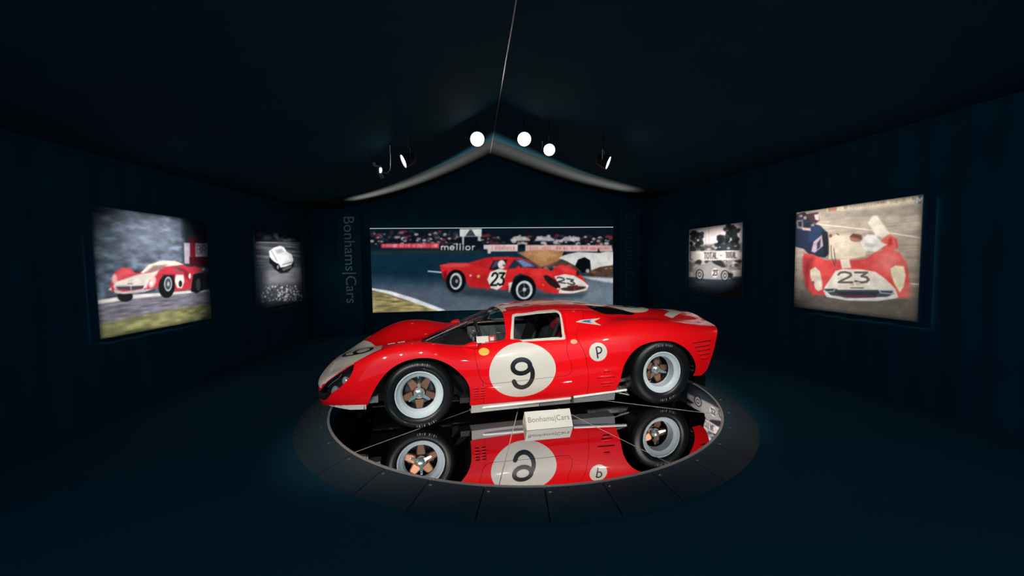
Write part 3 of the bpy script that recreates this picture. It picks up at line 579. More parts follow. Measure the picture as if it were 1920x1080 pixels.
def print_mat(name, emis=0.):
    m = bpy.data.materials.new(name); m.use_nodes = True; nt = m.node_tree; b = nt.nodes['Principled BSDF']
    at_ = nt.nodes.new('ShaderNodeAttribute'); at_.attribute_name = 'print'
    nt.links.new(at_.outputs['Color'], b.inputs['Base Color']); b.inputs['Roughness'].default_value = .6; b.inputs['Specular IOR Level'].default_value = .15
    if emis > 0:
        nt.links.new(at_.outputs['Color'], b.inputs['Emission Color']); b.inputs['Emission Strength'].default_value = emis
    return m
FRAMEM = mat('black_picture_edge', (.010, .072, .108), .5, noise=.1)
def picture(paint, corners, p0, n, label, emis=0., thick=.05, group=None):
    """flat print on a shallow box hung on a wall plane (p0, n); traced corners give its place and size"""
    s = paint(); n = np.array(n, float)
    for ax_ in (0, 1):                                   # photographic softness and grain
        c_ = s.c; p_ = np.pad(c_, [(1, 1) if k == ax_ else (0, 0) for k in range(3)], mode='edge'); sl = lambda a, b: tuple(slice(a, b) if k == ax_ else slice(None) for k in range(3))
        s.c = .5 * c_ + .25 * (p_[sl(0, -2)] + p_[sl(2, None)])
    s.noise(.07, 11, 9, None, 91); s.noise(.04, 1.6, 1.5, None, 92); C = [on_plane(px, py, p0 + n * (thick + .012), n) for px, py in corners]
    zt = (C[0][2] + C[1][2]) / 2; zb = (C[2][2] + C[3][2]) / 2
    L_ = ((C[0] + C[3]) / 2); R_ = ((C[1] + C[2]) / 2); ex = R_ - L_; ex[2] = 0; W_ = np.linalg.norm(ex); ex /= W_; H_ = zt - zb
    rz = math.atan2(ex[1], ex[0]); c = (L_ + R_) / 2
    t = tag(empty('photo_panel', (c[0], c[1], zb), rz), label, 'picture', group)
    W, H = s.W, s.H; xs = np.linspace(-W_ / 2, W_ / 2, W); zs = np.linspace(H_, 0, H)
    X, Z = np.meshgrid(xs, zs); V = np.c_[X.ravel(), np.zeros(W * H), Z.ravel()]
    i = np.arange(W * H).reshape(H, W); F = np.stack([i[1:, :-1], i[1:, 1:], i[:-1, 1:], i[:-1, :-1]], -1).reshape(-1, 4)
    me = bpy.data.meshes.new('print'); me.vertices.add(len(V)); me.vertices.foreach_set('co', V.ravel())
    me.loops.add(F.size); me.loops.foreach_set('vertex_index', F.ravel()); me.polygons.add(len(F)); me.polygons.foreach_set('loop_start', np.arange(0, F.size, 4)); me.update(calc_edges=True)
    ca = me.color_attributes.new('print', 'FLOAT_COLOR', 'POINT'); ca.data.foreach_set('color', np.c_[s2l(s.c.reshape(-1, 3)), np.ones(W * H)].ravel())
    link('print', me, t, print_mat('print_colour', emis))
    MB().box((0, thick / 2 + .003, H_ / 2), (W_ + .012, thick, H_ + .012)).build('frame', FRAMEM, t)
    return t, c + np.array([0, 0, 0]), W_, H_, zb
lt = np.array([-.0193, 1.]); lt /= np.hypot(*lt); LN = np.array([lt[1], -lt[0], 0]); LP = np.array([*left_wall(0), 0.])
rt_ = np.array([-.1761, 1.]); rt_ /= np.hypot(*rt_); RN = np.array([-rt_[1], rt_[0], 0]); RP = np.array([*right_wall(0), 0.])
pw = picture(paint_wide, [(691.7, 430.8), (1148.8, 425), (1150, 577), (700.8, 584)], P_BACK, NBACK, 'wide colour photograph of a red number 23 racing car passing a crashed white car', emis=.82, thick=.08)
p1_ = picture(paint_left, [(167.2, 384.4), (386, 415.5), (397, 595.5), (191, 637)], LP, LN, 'large photograph of a red and white racing car before blurred blue-grey trees')
p2_ = picture(paint_left_small, [(477, 433), (563, 442), (568, 565), (484.7, 579.4)], LP, LN, 'small black and white photograph of a pale racing car sliding towards gravel')
p3_ = picture(paint_right_small, [(1292.6, 429.7), (1391.4, 417.7), (1390.8, 559.8), (1290, 549)], RP, RN, 'small black and white photograph of a car number 23 under a trackside board')
p4_ = picture(paint_right, [(1490.5, 397.3), (1732, 367.3), (1718.9, 604.5), (1490.5, 574.7)], RP, RN, 'large photograph of the white nose of a red number 23 car in a pit lane')
# light strip along the top edge of the wide picture
zt = pw[4] + pw[3]
ls = MB().box((0, 0, 0), (pw[2], .012, .008)).build('light_strip', mat('lit_strip', (1, 1, 1), .4, emit=(1, .98, .95), estr=.9), None)
q0 = pw[1] + np.array([NBACK[0] * .004, NBACK[1] * .004, 0])
ls.location = (q0[0], q0[1], zt + .008); ls.rotation_euler = (0, 0, math.atan2(RX_[1], RX_[0]))
tag(ls, 'thin lit strip along the top edge of the wide photograph', 'light')
al = bpy.data.lights.new('strip_light', 'AREA'); al.shape = 'RECTANGLE'; al.size = pw[2] * 1.05; al.size_y = .02; al.energy = 30; al.color = (1, .98, .94); al.spread = R(56)
ao = bpy.data.objects.new('strip_light', al); COL.objects.link(ao); ao.location = (q0[0] + NBACK[0] * .60, q0[1] + NBACK[1] * .60, zt + .05)
ao.rotation_euler = (R(180 + 5), 0, math.atan2(RX_[1], RX_[0]))
# picture lamps
def pic_spot(pos, pic, power, size, blend, du=0., dz=0., fix=True, soft=.035, lab='black spotlight aimed at a race photograph from over the visitors'):
    c = pic[1].copy(); c[2] = pic[4] + pic[3] / 2 + dz
    ex = np.array([math.cos(pic[0].rotation_euler[2]), math.sin(pic[0].rotation_euler[2]), 0]); c = c + ex * du
    so = spot('picture_spot', pos, c, power, size, blend, (1, .97, .93), .02)
    # added beam mask, no real shutters: four planes trim light to the picture's edges
    ez = np.array([0, 0, 1.]); cc = pic[1].copy(); cc[2] = pic[4] + pic[3] / 2; hw, hh = pic[2] / 2, pic[3] / 2
    cor = [cc + ex * a * hw + ez * b * hh - np.array(pos) for a, b in ((-1, -1), (1, -1), (1, 1), (-1, 1))]
    so.data.use_nodes = True; nt = so.data.node_tree; em = nt.nodes['Emission']; geo = nt.nodes.new('ShaderNodeNewGeometry'); last = None
    for k in range(4):
        nrm = np.cross(cor[k], cor[(k + 1) % 4]); nrm /= np.linalg.norm(nrm); nrm *= np.sign(nrm @ (cc - np.array(pos)))
        dt = nt.nodes.new('ShaderNodeVectorMath'); dt.operation = 'DOT_PRODUCT'; dt.inputs[1].default_value = tuple(nrm); nt.links.new(geo.outputs['Incoming'], dt.inputs[0])
        mr = nt.nodes.new('ShaderNodeMapRange'); mr.interpolation_type = 'SMOOTHSTEP'; mr.inputs[1].default_value = -.006; mr.inputs[2].default_value = soft; nt.links.new(dt.outputs['Value'], mr.inputs[0])
        if last is None: last = mr.outputs[0]
        else:
            mm = nt.nodes.new('ShaderNodeMath'); mm.operation = 'MULTIPLY'; nt.links.new(last, mm.inputs[0]); nt.links.new(mr.outputs[0], mm.inputs[1]); last = mm.outputs[0]
    nt.links.new(last, em.inputs['Strength'])
    if fix: fixture(Vector(pos) + (Vector(pos) - Vector(c)).normalized() * .05, c, .06, lab, group='lamps aimed at the pictures')
pic_spot(pl + np.array([-.13, -.05, -.05]), p1_, 600, 36, .9, -.10, -.08, False, .015)
pic_spot(pr + np.array([.13, -.05, -.05]), p4_, 500, 42, .8, .1, .05, False, .012)
pic_spot(room(-1.3, 1.6, 2.9), p2_, 7000, 16, .8, 0, -.05)
pic_spot(room(1.9, 1.6, 3.2), p3_, 5200, 16, .9, 0, .15)

# ================================================================== the racing car
# local frame: x from front axle towards the tail, y < 0 is the side facing the visitors, z up from the mirror
YAW = .2268
CAR0 = np.array([-.8324, 3.6023]) + .84 * np.array([-math.sin(YAW), math.cos(YAW)])
car = tag(empty('racing_car', (CAR0[0], CAR0[1], TOP + .002), YAW), 'red closed racing car number 9 standing on the mirrored turntable', 'car')

# ---- lower body: stations of section points (half width y, height z), sill -> side -> fender crest -> valley -> centreline
ST = [
 (-.945, [(.17, .300), (.185, .312), (.19, .328), (.185, .345), (.17, .356), (.13, .362), (.09, .365), (.045, .366), (0, .366)]),
 (-.918, [(.37, .235), (.40, .265), (.41, .312), (.40, .355), (.37, .383), (.29, .402), (.2, .410), (.1, .414), (0, .415)]),
 (-.868, [(.52, .205), (.55, .243), (.565, .30), (.555, .366), (.52, .405), (.43, .428), (.31, .442), (.155, .459), (0, .465)]),
 (-.788, [(.635, .215), (.662, .252), (.678, .305), (.672, .387), (.632, .450), (.545, .474), (.405, .480), (.2, .507), (0, .516)]),
 (-.675, [(.73, .234), (.747, .270), (.762, .325), (.757, .425), (.715, .522), (.61, .530), (.46, .500), (.23, .532), (0, .549)]),
 (-.52, [(.79, .245), (.812, .288), (.828, .355), (.824, .480), (.765, .614), (.645, .600), (.485, .517), (.24, .552), (0, .574)]),
 (-.32, [(.825, .245), (.853, .305), (.870, .41), (.866, .56), (.808, .706), (.665, .690), (.485, .548), (.24, .572), (0, .592)]),
 (-.12, [(.84, .2), (.874, .3), (.895, .45), (.892, .61), (.825, .755), (.670, .738), (.485, .582), (.24, .592), (0, .609)]),
 (.07, [(.84, .18), (.875, .3), (.898, .45), (.893, .612), (.825, .756), (.665, .733), (.485, .606), (.24, .606), (0, .620)]),
 (.26, [(.832, .168), (.866, .285), (.890, .435), (.880, .594), (.795, .718), (.65, .697), (.5, .636), (.25, .628), (0, .632)]),
 (.46, [(.815, .162), (.856, .275), (.880, .42), (.868, .578), (.768, .700), (.65, .688), (.5, .66), (.25, .648), (0, .645)]),
 (.66, [(.805, .158), (.851, .268), (.876, .412), (.864, .578), (.775, .718), (.67, .706), (.5, .672), (.25, .658), (0, .655)]),
 (.9, [(.80, .155), (.85, .263), (.875, .41), (.863, .582), (.782, .736), (.68, .722), (.5, .682), (.25, .664), (0, .66)]),
 (1.2, [(.80, .152), (.85, .26), (.875, .41), (.865, .585), (.79, .742), (.68, .735), (.5, .70), (.25, .68), (0, .675)]),
 (1.5, [(.80, .152), (.85, .262), (.878, .42), (.872, .605), (.795, .762), (.68, .768), (.5, .745), (.25, .725), (0, .72)]),
 (1.8, [(.81, .165), (.86, .28), (.888, .44), (.886, .632), (.80, .80), (.67, .828), (.5, .815), (.25, .80), (0, .80)]),
 (2.1, [(.828, .188), (.874, .31), (.902, .468), (.895, .658), (.80, .828), (.65, .868), (.5, .838), (.25, .835), (0, .84)]),
 (2.4, [(.835, .2), (.88, .32), (.905, .478), (.896, .662), (.80, .822), (.64, .857), (.46, .828), (.24, .835), (0, .85)]),
 (2.7, [(.838, .270), (.87, .34), (.893, .47), (.884, .640), (.79, .786), (.635, .822), (.45, .804), (.22, .82), (0, .84)]),
 (2.95, [(.818, .258), (.842, .34), (.862, .46), (.852, .612), (.785, .744), (.62, .784), (.44, .785), (.22, .808), (0, .83)]),
 (3.12, [(.785, .25), (.812, .335), (.828, .455), (.818, .595), (.765, .728), (.61, .766), (.44, .780), (.22, .806), (0, .824)]),
 (3.32, [(.75, .26), (.772, .34), (.785, .45), (.775, .58), (.705, .705), (.57, .748), (.43, .772), (.22, .80), (0, .816)]),
]
def pchip(x, Y, q):
    x = np.asarray(x, float); h = np.diff(x); d = np.diff(Y, axis=0) / h[:, None]; n = len(x); m = np.zeros_like(Y)
    for i in range(1, n - 1):
        w1 = 2 * h[i] + h[i - 1]; w2 = h[i] + 2 * h[i - 1]
        ok = d[i - 1] * d[i] > 0; den = np.where(ok, w1 / np.where(ok, d[i - 1], 1) + w2 / np.where(ok, d[i], 1), 1)
        m[i] = np.where(ok, (w1 + w2) / den, 0)
    m[0] = d[0]; m[-1] = d[-1]
    k = np.clip(np.searchsorted(x, q) - 1, 0, n - 2); t = ((q - x[k]) / h[k])[:, None]; hh = h[k][:, None]
    return (2 * t**3 - 3 * t**2 + 1) * Y[k] + (t**3 - 2 * t**2 + t) * hh * m[k] + (-2 * t**3 + 3 * t**2) * Y[k + 1] + (t**3 - t**2) * hh * m[k + 1]
def natural_spline(P, nseg):
    """P: (S, K, 2) -> cubic splines through K points, nseg samples per span (list)"""
    S, K, _ = P.shape; A = np.zeros((K, K)); A[0, 0] = A[-1, -1] = 1
    sp = np.linalg.norm(np.diff(P, axis=1), axis=2).mean(0) ** .7; x = np.r_[0, np.cumsum(sp)]; h = np.diff(x)
    for i in range(1, K - 1): A[i, i - 1] = h[i - 1]; A[i, i] = 2 * (h[i - 1] + h[i]); A[i, i + 1] = h[i]
    # symmetric end at the centreline (zero slope)
    A[-1, -1] = 2 * h[-1]; A[-1, -2] = h[-1]
    rhs = np.zeros((S, K, 2)); dd = np.diff(P, axis=1) / h[None, :, None]
    rhs[:, 1:-1] = 6 * (dd[:, 1:] - dd[:, :-1])
    rhs[:, -1, 1] = 6 * (0 - dd[:, -1, 1]); rhs[:, -1, 0] = 0
    Mx = np.linalg.solve(A[None], rhs)
    out = []
    for i in range(K - 1):
        ts = np.linspace(0, 1, nseg[i], endpoint=False)
        for t in ts:
            a, b = 1 - t, t
            out.append(a * P[:, i] + b * P[:, i + 1] + h[i]**2 / 6 * ((a**3 - a) * Mx[:, i] + (b**3 - b) * Mx[:, i + 1]))
    out.append(P[:, -1]); return np.stack(out, 1)
NSEG = [8, 10, 12, 12, 12, 14, 20, 20]
xs = np.r_[np.linspace(-.945, -.80, 30, endpoint=False), np.linspace(-.80, 3.32, 330)]
X0 = np.array([s[0] for s in ST]); PP = np.array([s[1] for s in ST], float)
CP = pchip(X0, PP.reshape(len(ST), -1), xs).reshape(len(xs), 9, 2)
for _ in range(60):                                                  # fair the long curves
    ds = CP[2:] - 2 * CP[1:-1] + CP[:-2]; CP[31:-1] += .25 * ds[30:]
SEC = natural_spline(CP, NSEG)
NU, NV = SEC.shape[:2]
BX = np.repeat(xs[:, None], NV, 1); BY = np.clip(SEC[..., 0], 0, None); BZ = SEC[..., 1].copy(); BY[:, -1] = 0
vmax = sum(NSEG[:3])                                                  # index where the upper surface begins
# ---- greenhouse as height functions, smoothly merged with the lower body
def smin(a, b, k): h = np.clip(.5 + .5 * (b - a) / k, 0, 1); return b * (1 - h) + a * h - k * h * (1 - h)
def smax(a, b, k): return -smin(-a, -b, k)
def lerp(x, xp, fp): return np.interp(x, xp, fp)
ZC_X = np.array([.6, .9, 1.1, 1.3, 1.5, 1.7, 1.9, 2.1, 2.4, 2.7, 3.0, 3.2, 3.4]); ZC_Z = np.array([.885, .968, .995, 1.008, 1.012, 1.006, .984, .957, .926, .893, .857, .830, .80])
_q = np.linspace(.6, 3.4, 281); _z = pchip(ZC_X, ZC_Z[:, None], _q)[:, 0]
for _ in range(200): _z[1:-1] += .25 * (_z[2:] - 2 * _z[1:-1] + _z[:-2])
def zc(x): return np.interp(x, _q, _z, left=1.2)
def green(x, y):
    wr = lerp(x, [.8, 1.5, 1.9, 2.3, 3.2], [.55, .56, .48, .34, .36]); roof = zc(x) - lerp(x, [1.4, 2.2], [.040, .055]) * (y / wr) ** lerp(x, [1.4, 2.2], [3.2, 2.5])
    xb = .035 + .70 * (y / .74) ** 3.0
    t = x - xb; ws = .618 + .03 * (y / .74) + np.where(t > 0, .430 * t - .03 * t * t, .9 * t)
    sl = lerp(x, [1.3, 1.75, 2.2, 2.7], [1.22, .95, .55, .35]); ys = lerp(x, [.2, .55, .9, 1.4, 1.8, 2.2], [.745, .765, .782, .79, .80, .80]); zs = lerp(x, [.5, .9, 1.4, 1.8, 2.2], [.712, .738, .745, .79, .82])
    side = zs + (ys - y) * sl - .10 * np.clip(ys - y, 0, 1) ** 2
    g = smin(roof, side, lerp(x, [1.3, 2.0, 2.6], [.045, .06, .08]))
    return smin(g, ws, .022)
KX = lerp(BX, [.5, .8, 1.3, 1.7, 2.2], [.010, .014, .02, .04, .06])
G = green(BX, BY)
up = np.arange(NV)[None, :] >= vmax + 4
fade = np.clip((np.arange(NV) - vmax - 3) / 8., 0, 1)[None, :]
ZN = np.where(G > BZ - KX, smax(BZ, G, KX), BZ)
BASEZ = BZ.copy()
BZ = np.where(up, BZ * (1 - fade) + ZN * fade, BZ)
ABOVE = np.where(up, G - BASEZ, -.2)                                                     # > 0 on the greenhouse
P3 = np.stack([BX, -BY, BZ], -1)
du = np.gradient(P3, axis=0); dv = np.gradient(P3, axis=1); NN = np.cross(du, dv); NN /= np.linalg.norm(NN, axis=2)[..., None] + 1e-12
if NN[200, vmax, 1] > 0: NN = -NN
NN[:, -1, 1] = 0; NN /= np.linalg.norm(NN, axis=2)[..., None]

class Surf:
    """triangle surface with smooth normals and per-vertex fields; cut by level sets"""
    def __init__(s, V, N, A, F): s.V, s.N, s.A, s.F = V, N, A, F
    def clip(s, g):
        V, N, A, F = s.V, s.N, s.A, s.F; ins = g > 0; c = ins[F].sum(1)
        keep = F[c == 3]; newV, newN, newA = [], [], []; cache = {}; nf = []; base = len(V)
        def cut(i, j):
            k = (i, j) if i < j else (j, i)
            if k in cache: return cache[k]
            i, j = k; t = g[i] / (g[i] - g[j]); t = min(max(t, 0), 1)
            newV.append(V[i] + t * (V[j] - V[i])); n = N[i] + t * (N[j] - N[i]); newN.append(n / (np.linalg.norm(n) + 1e-12)); newA.append(A[i] + t * (A[j] - A[i]))
            cache[k] = base + len(newV) - 1; return cache[k]
        for f in F[(c == 1) | (c == 2)]:
            out = []
            for a in range(3):
                i, j = int(f[a]), int(f[(a + 1) % 3])
                if ins[i]: out.append(i)
                if ins[i] != ins[j]: out.append(cut(i, j))
            for a in range(1, len(out) - 1): nf.append((out[0], out[a], out[a + 1]))
        F2 = np.concatenate([keep, np.array(nf, int).reshape(-1, 3)]) if len(nf) else keep
        V2 = np.concatenate([V, np.array(newV).reshape(-1, 3)]); N2 = np.concatenate([N, np.array(newN).reshape(-1, 3)]); A2 = np.concatenate([A, np.array(newA).reshape(-1, A.shape[1])])
        use, inv = np.unique(F2, return_inverse=True)
        return Surf(V2[use], N2[use], A2[use], inv.reshape(-1, 3))
    def sub(s, n=1):
        r = s
        for _ in range(n):
            V, N, A, F = r.V, r.N, r.A, r.F; E = np.sort(np.concatenate([F[:, [0, 1]], F[:, [1, 2]], F[:, [2, 0]]]), 1)
            u, inv = np.unique(E, axis=0, return_inverse=True); inv = inv.reshape(-1); m = len(F); b = len(V)
            mn = N[u[:, 0]] + N[u[:, 1]]; mn /= np.linalg.norm(mn, axis=1)[:, None] + 1e-12
            ab, bc, ca_ = b + inv[:m], b + inv[m:2 * m], b + inv[2 * m:]
            F2 = np.concatenate([np.stack([F[:, 0], ab, ca_], 1), np.stack([F[:, 1], bc, ab], 1), np.stack([F[:, 2], ca_, bc], 1), np.stack([ab, bc, ca_], 1)])
            r = Surf(np.concatenate([V, (V[u[:, 0]] + V[u[:, 1]]) / 2]), np.concatenate([N, mn]), np.concatenate([A, (A[u[:, 0]] + A[u[:, 1]]) / 2]), F2)
        return r
    def off(s, d): return Surf(s.V + s.N * d, s.N, s.A, s.F)
    def mirror(s):
        m = np.array([1, -1, 1]); return Surf(s.V * m, s.N * m, s.A, s.F[:, ::-1])
    def join(s, o): return Surf(np.concatenate([s.V, o.V]), np.concatenate([s.N, o.N]), np.concatenate([s.A, o.A]), np.concatenate([s.F, o.F + len(s.V)]))
    def both(s): return s.join(s.mirror())
    def pieces(s):
        lab = np.arange(len(s.V))
        while True:
            m = lab[s.F].min(1); new = lab.copy(); np.minimum.at(new, s.F.ravel(), np.repeat(m, 3)); new = new[new]
            if (new == lab).all(): break
            lab = new
        fl_ = lab[s.F[:, 0]]; out = []
        for u in np.unique(fl_):
            F = s.F[fl_ == u]
            if len(F) < 30: continue
            use, inv = np.unique(F, return_inverse=True); out.append(Surf(s.V[use], s.N[use], s.A[use], inv.reshape(-1, 3)))
        return out
    def obj(s, name, m, parent=car, thick=0.):
        V, N, F = s.V, s.N, s.F
        if thick > 0 and len(F):
            E = np.concatenate([F[:, [0, 1]], F[:, [1, 2]], F[:, [2, 0]]]); k = np.sort(E, 1); key = k[:, 0] * (len(V) + 1) + k[:, 1]
            u, first, cnt = np.unique(key, return_index=True, return_counts=True); B = E[first[cnt == 1]]
            B = B[~((np.abs(V[B[:, 0], 1]) < 1e-5) & (np.abs(V[B[:, 1], 1]) < 1e-5))]
            a, b = B[:, 0], B[:, 1]; e = V[b] - V[a]; nn = np.cross(e, (N[a] + N[b]) / 2); nn /= np.linalg.norm(nn, axis=1)[:, None] + 1e-12
            n0 = len(V); m_ = len(B); Vx = np.concatenate([V[a], V[b], V[b] - N[b] * thick, V[a] - N[a] * thick]); Nx = np.concatenate([nn] * 4)
            i = np.arange(m_) + n0; Fx = np.concatenate([np.stack([i + m_, i, i + 3 * m_], 1), np.stack([i + m_, i + 3 * m_, i + 2 * m_], 1)])
            V = np.concatenate([V, Vx]); N = np.concatenate([N, Nx]); F = np.concatenate([F, Fx])
        nf0 = len(s.F); me = mesh_np(name, V, F, N); me.materials.append(m)
        if len(F) > nf0 and m is RED:
            me.materials.append(LINER); mi = np.zeros(len(F), np.int32); mi[nf0:] = 1; me.polygons.foreach_set('material_index', mi)
        return link(name, me, parent, m)

idx = np.arange(NU * NV).reshape(NU, NV)
a_, b_, c_, d_ = idx[:-1, :-1].ravel(), idx[1:, :-1].ravel(), idx[1:, 1:].ravel(), idx[:-1, 1:].ravel()
FT = np.concatenate([np.stack([a_, b_, c_], 1), np.stack([a_, c_, d_], 1)])
vv = np.repeat(np.arange(NV)[None, :], NU, 0)
ATT = np.stack([ABOVE.ravel(), vv.ravel().astype(float)], 1)
tri_n = np.cross(P3.reshape(-1, 3)[FT[:, 1]] - P3.reshape(-1, 3)[FT[:, 0]], P3.reshape(-1, 3)[FT[:, 2]] - P3.reshape(-1, 3)[FT[:, 0]])
if (tri_n * NN.reshape(-1, 3)[FT[:, 0]]).sum(1).mean() < 0: FT = FT[:, ::-1]
BODY = Surf(P3.reshape(-1, 3), NN.reshape(-1, 3), ATT, FT)
# close the nose with a flat cap under the rounding, and find things on the surface
BVH = BVHTree.FromPolygons([tuple(v) for v in BODY.V], [tuple(int(i) for i in f) for f in BODY.F])
def side_pt(x, z):
    h = BVH.ray_cast(Vector((x, -2, z)), Vector((0, 1, 0)))
    return (np.array(h[0]), np.array(h[1])) if h[0] is not None else (np.array([x, -.85, z]), np.array([0, -1., 0]))
def top_pt(x, y):
    h = BVH.ray_cast(Vector((x, -abs(y), 2)), Vector((0, 0, -1)))
    return (np.array(h[0]), np.array(h[1])) if h[0] is not None else (np.array([x, -abs(y), .6]), np.array([0, 0, 1.]))
# level-set helpers on the side view (x, z) and plan view (x, y)
def sd_poly(X, Z, P, r=0.):
    P = np.asarray(P, float); ins = np.zeros(X.shape, bool); d = np.full(X.shape, 1e9); n = len(P)
    for i in range(n):
        a, b = P[i], P[(i + 1) % n]; e = b - a; t = np.clip(((X - a[0]) * e[0] + (Z - a[1]) * e[1]) / max(e @ e, 1e-12), 0, 1)
        d = np.minimum(d, np.hypot(X - a[0] - t * e[0], Z - a[1] - t * e[1]))
        if a[1] != b[1]: ins ^= ((a[1] > Z) != (b[1] > Z)) & (X < (b[0] - a[0]) * (Z - a[1]) / (b[1] - a[1]) + a[0])
    return np.where(ins, d, -d) + r
def sd_stroke(X, Z, L, w):
    d = np.full(X.shape, 1e9)
    for P in L:
        for a, b in zip(P[:-1], P[1:]):
            a, b = np.array(a, float), np.array(b, float); e = b - a; t = np.clip(((X - a[0]) * e[0] + (Z - a[1]) * e[1]) / max(e @ e, 1e-12), 0, 1)
            d = np.minimum(d, np.hypot(X - a[0] - t * e[0], Z - a[1] - t * e[1]))
    return w / 2 - d
def smooth_line(P, n=8):
    """closed/open polyline through control points (Catmull-Rom)"""
    P = [np.array(p, float) for p in P]; P = [2 * P[0] - P[1]] + P + [2 * P[-1] - P[-2]]; out = []
    for i in range(1, len(P) - 2):
        for k in range(n):
            t = k / n; out.append(.5 * (2 * P[i] + (P[i + 1] - P[i - 1]) * t + (2 * P[i - 1] - 5 * P[i] + 4 * P[i + 1] - P[i + 2]) * t * t + (-P[i - 1] + 3 * P[i] - 3 * P[i + 1] + P[i + 2]) * t**3))
    out.append(P[-2]); return out
def smooth_poly(P, r):
    """closed polygon with its corners rounded by radius r"""
    out = []; n = len(P)
    for i in range(n):
        a, b, c = np.array(P[i - 1], float), np.array(P[i], float), np.array(P[(i + 1) % n], float)
        u, v = (a - b) / np.linalg.norm(a - b), (c - b) / np.linalg.norm(c - b); d = min(r, .45 * np.linalg.norm(a - b), .45 * np.linalg.norm(c - b))
        for t in np.linspace(0, 1, 5): out.append((1 - t) ** 2 * (b + u * d) + 2 * t * (1 - t) * b + t * t * (b + v * d))
    return out
X_ = lambda s: s.V[:, 0]
Y_ = lambda s: np.abs(s.V[:, 1])
Z_ = lambda s: s.V[:, 2]
# ---- outline of the openings
ARF = smooth_line([(-.462, .10), (-.442, .23), (-.388, .365), (-.313, .485), (-.22, .577), (-.105, .63), (.013, .647), (.131, .633), (.25, .58), (.346, .501), (.419, .406), (.449, .296), (.446, .10)], 6)
ARR = smooth_line([(1.88, .08), (1.905, .215), (1.925, .287), (1.934, .372), (1.957, .463), (2.017, .555), (2.107, .623), (2.219, .657), (2.344, .667), (2.469, .656), (2.557, .622), (2.640, .568), (2.716, .480), (2.762, .390), (2.772, .32), (2.765, .28), (2.755, .20), (2.755, .08)], 6)
def tail_g(s):
    z, y = Z_(s), Y_(s)
    return 3.235 - .11 * (y / .75) ** 3 - np.clip(.80 - z, 0, 1) ** 1.15 * .36 - .05 * (np.clip(.34 - z, 0, 1) / .08) ** 2 - X_(s)
S = BODY.clip(tail_g(BODY))
arch = lambda s: np.where((Y_(s) > .42) & (s.A[:, 1] < 41), np.maximum(sd_poly(X_(s), Z_(s), ARF), sd_poly(X_(s), Z_(s), ARR)), -1.)
S = S.clip(-arch(S))
# small trim of the front corner below the bumper line
WINO = smooth_poly([(.858, .722), (.880, .80), (.912, .88), (.937, .938), (1.184, .970), (1.375, .978), (1.410, .960), (1.397, .844), (1.379, .722), (1.113, .722)], .018)
WINI = smooth_poly([(.889, .736), (.905, .80), (.932, .88), (.952, .926), (1.166, .955), (1.372, .963), (1.390, .940), (1.375, .844), (1.351, .740), (1.113, .738)], .014)
def pill(s):                                                          # windscreen: ahead of the pillar line, above the lower body
    y, z = Y_(s), Z_(s)
    xp = np.interp(y, [0, .16, .4, .56, .645, .69, .73, .775], [.885, .878, .861, .843, .832, .814, .79, .74])
    return xp - X_(s)
g = np.minimum(pill(S), (S.A[:, 0] - .004))
WS = S.clip(g); REST = S.clip(-g)
sidewin = lambda s, P: np.where((Y_(s) > .3) & (s.A[:, 0] > -.06), sd_poly(X_(s), Z_(s), P), -1.)
WIN = REST.clip(sidewin(REST, WINI)); REST = REST.clip(-sidewin(REST, WINI))
WFR = REST.clip(sidewin(REST, WINO)); REST = REST.clip(-sidewin(REST, WINO))
# engine cover glazing (dark) behind the roof
def darkpane(s):
    y, x = Y_(s), X_(s)
    return np.where(Z_(s) > .7, sd_poly(x, y, smooth_line([(1.80, .30), (1.813, .44), (1.881, .53), (2.0, .50), (2.154, .42), (2.37, .35), (2.30, .285), (2.17, .235), (1.95, .25), (1.80, .30)], 5)), -1.)
DP_ = REST.clip(darkpane(REST)); REST = REST.clip(-darkpane(REST))
# headlamp openings and nose intake
HLU = [(-.90, .318), (-.865, .338), (-.792, .428), (-.693, .509), (-.598, .570), (-.545, .597)]
HLZ = HLU + [(-.555, .545), (-.594, .479), (-.678, .396), (-.739, .352), (-.80, .282), (-.87, .255), (-.91, .28)]
HLP = smooth_line(HLZ + HLZ[:1], 5)
def head(s):
    y, x, z = Y_(s), X_(s), Z_(s)
    return np.where(x < -.4, np.minimum(np.minimum(sd_poly(x, z, HLP), y - .50), (46 - s.A[:, 1]) * .01), -1.)
HCOV = REST.clip(head(REST)); REST = REST.clip(-head(REST))
def mouth(s): return np.where(X_(s) < -.85, 1 - (Y_(s) / .40) ** 2 - ((Z_(s) - .315) / .052) ** 2, -1.) * .03
REST = REST.clip(-mouth(REST))
# ---- panels split by shut lines
DOOR = smooth_line([(.497, .700), (.500, .66), (.512, .551), (.54, .44), (.565, .392), (.61, .368), (.685, .366), (.904, .373), (1.129, .381), (1.34, .384), (1.395, .40), (1.417, .45), (1.405, .52), (1.386, .56), (1.375, .644), (1.402, .74), (1.418, .84), (1.432, .93), (1.425, .990)], 6)
def doorp():
    P = DOOR + [np.array(p) for p in [(1.41, 1.05), (.80, 1.05), (.835, .98), (.838, .86), (.82, .78), (.80, .752), (.72, .738), (.60, .722)]]
    return P
DPOLY = doorp()
dg = lambda s: np.where(Y_(s) > .30, np.minimum(sd_poly(X_(s), Z_(s), DPOLY), (Y_(s) - .34) * 1.), -1.)
DR = REST.clip(dg(REST) - .0015); REST = REST.clip(-dg(REST) - .0015)
RCL = smooth_line([(1.60, .10), (1.59, .36), (1.573, .46), (1.548, .592), (1.512, .68), (1.49, .76)], 6)
rcx = lambda s: np.interp(Z_(s), [p[1] for p in RCL], [p[0] for p in RCL], right=1.49) + np.clip((Z_(s) - .76) / .24, 0, 1) * .22
rg = lambda s: X_(s) - rcx(s)
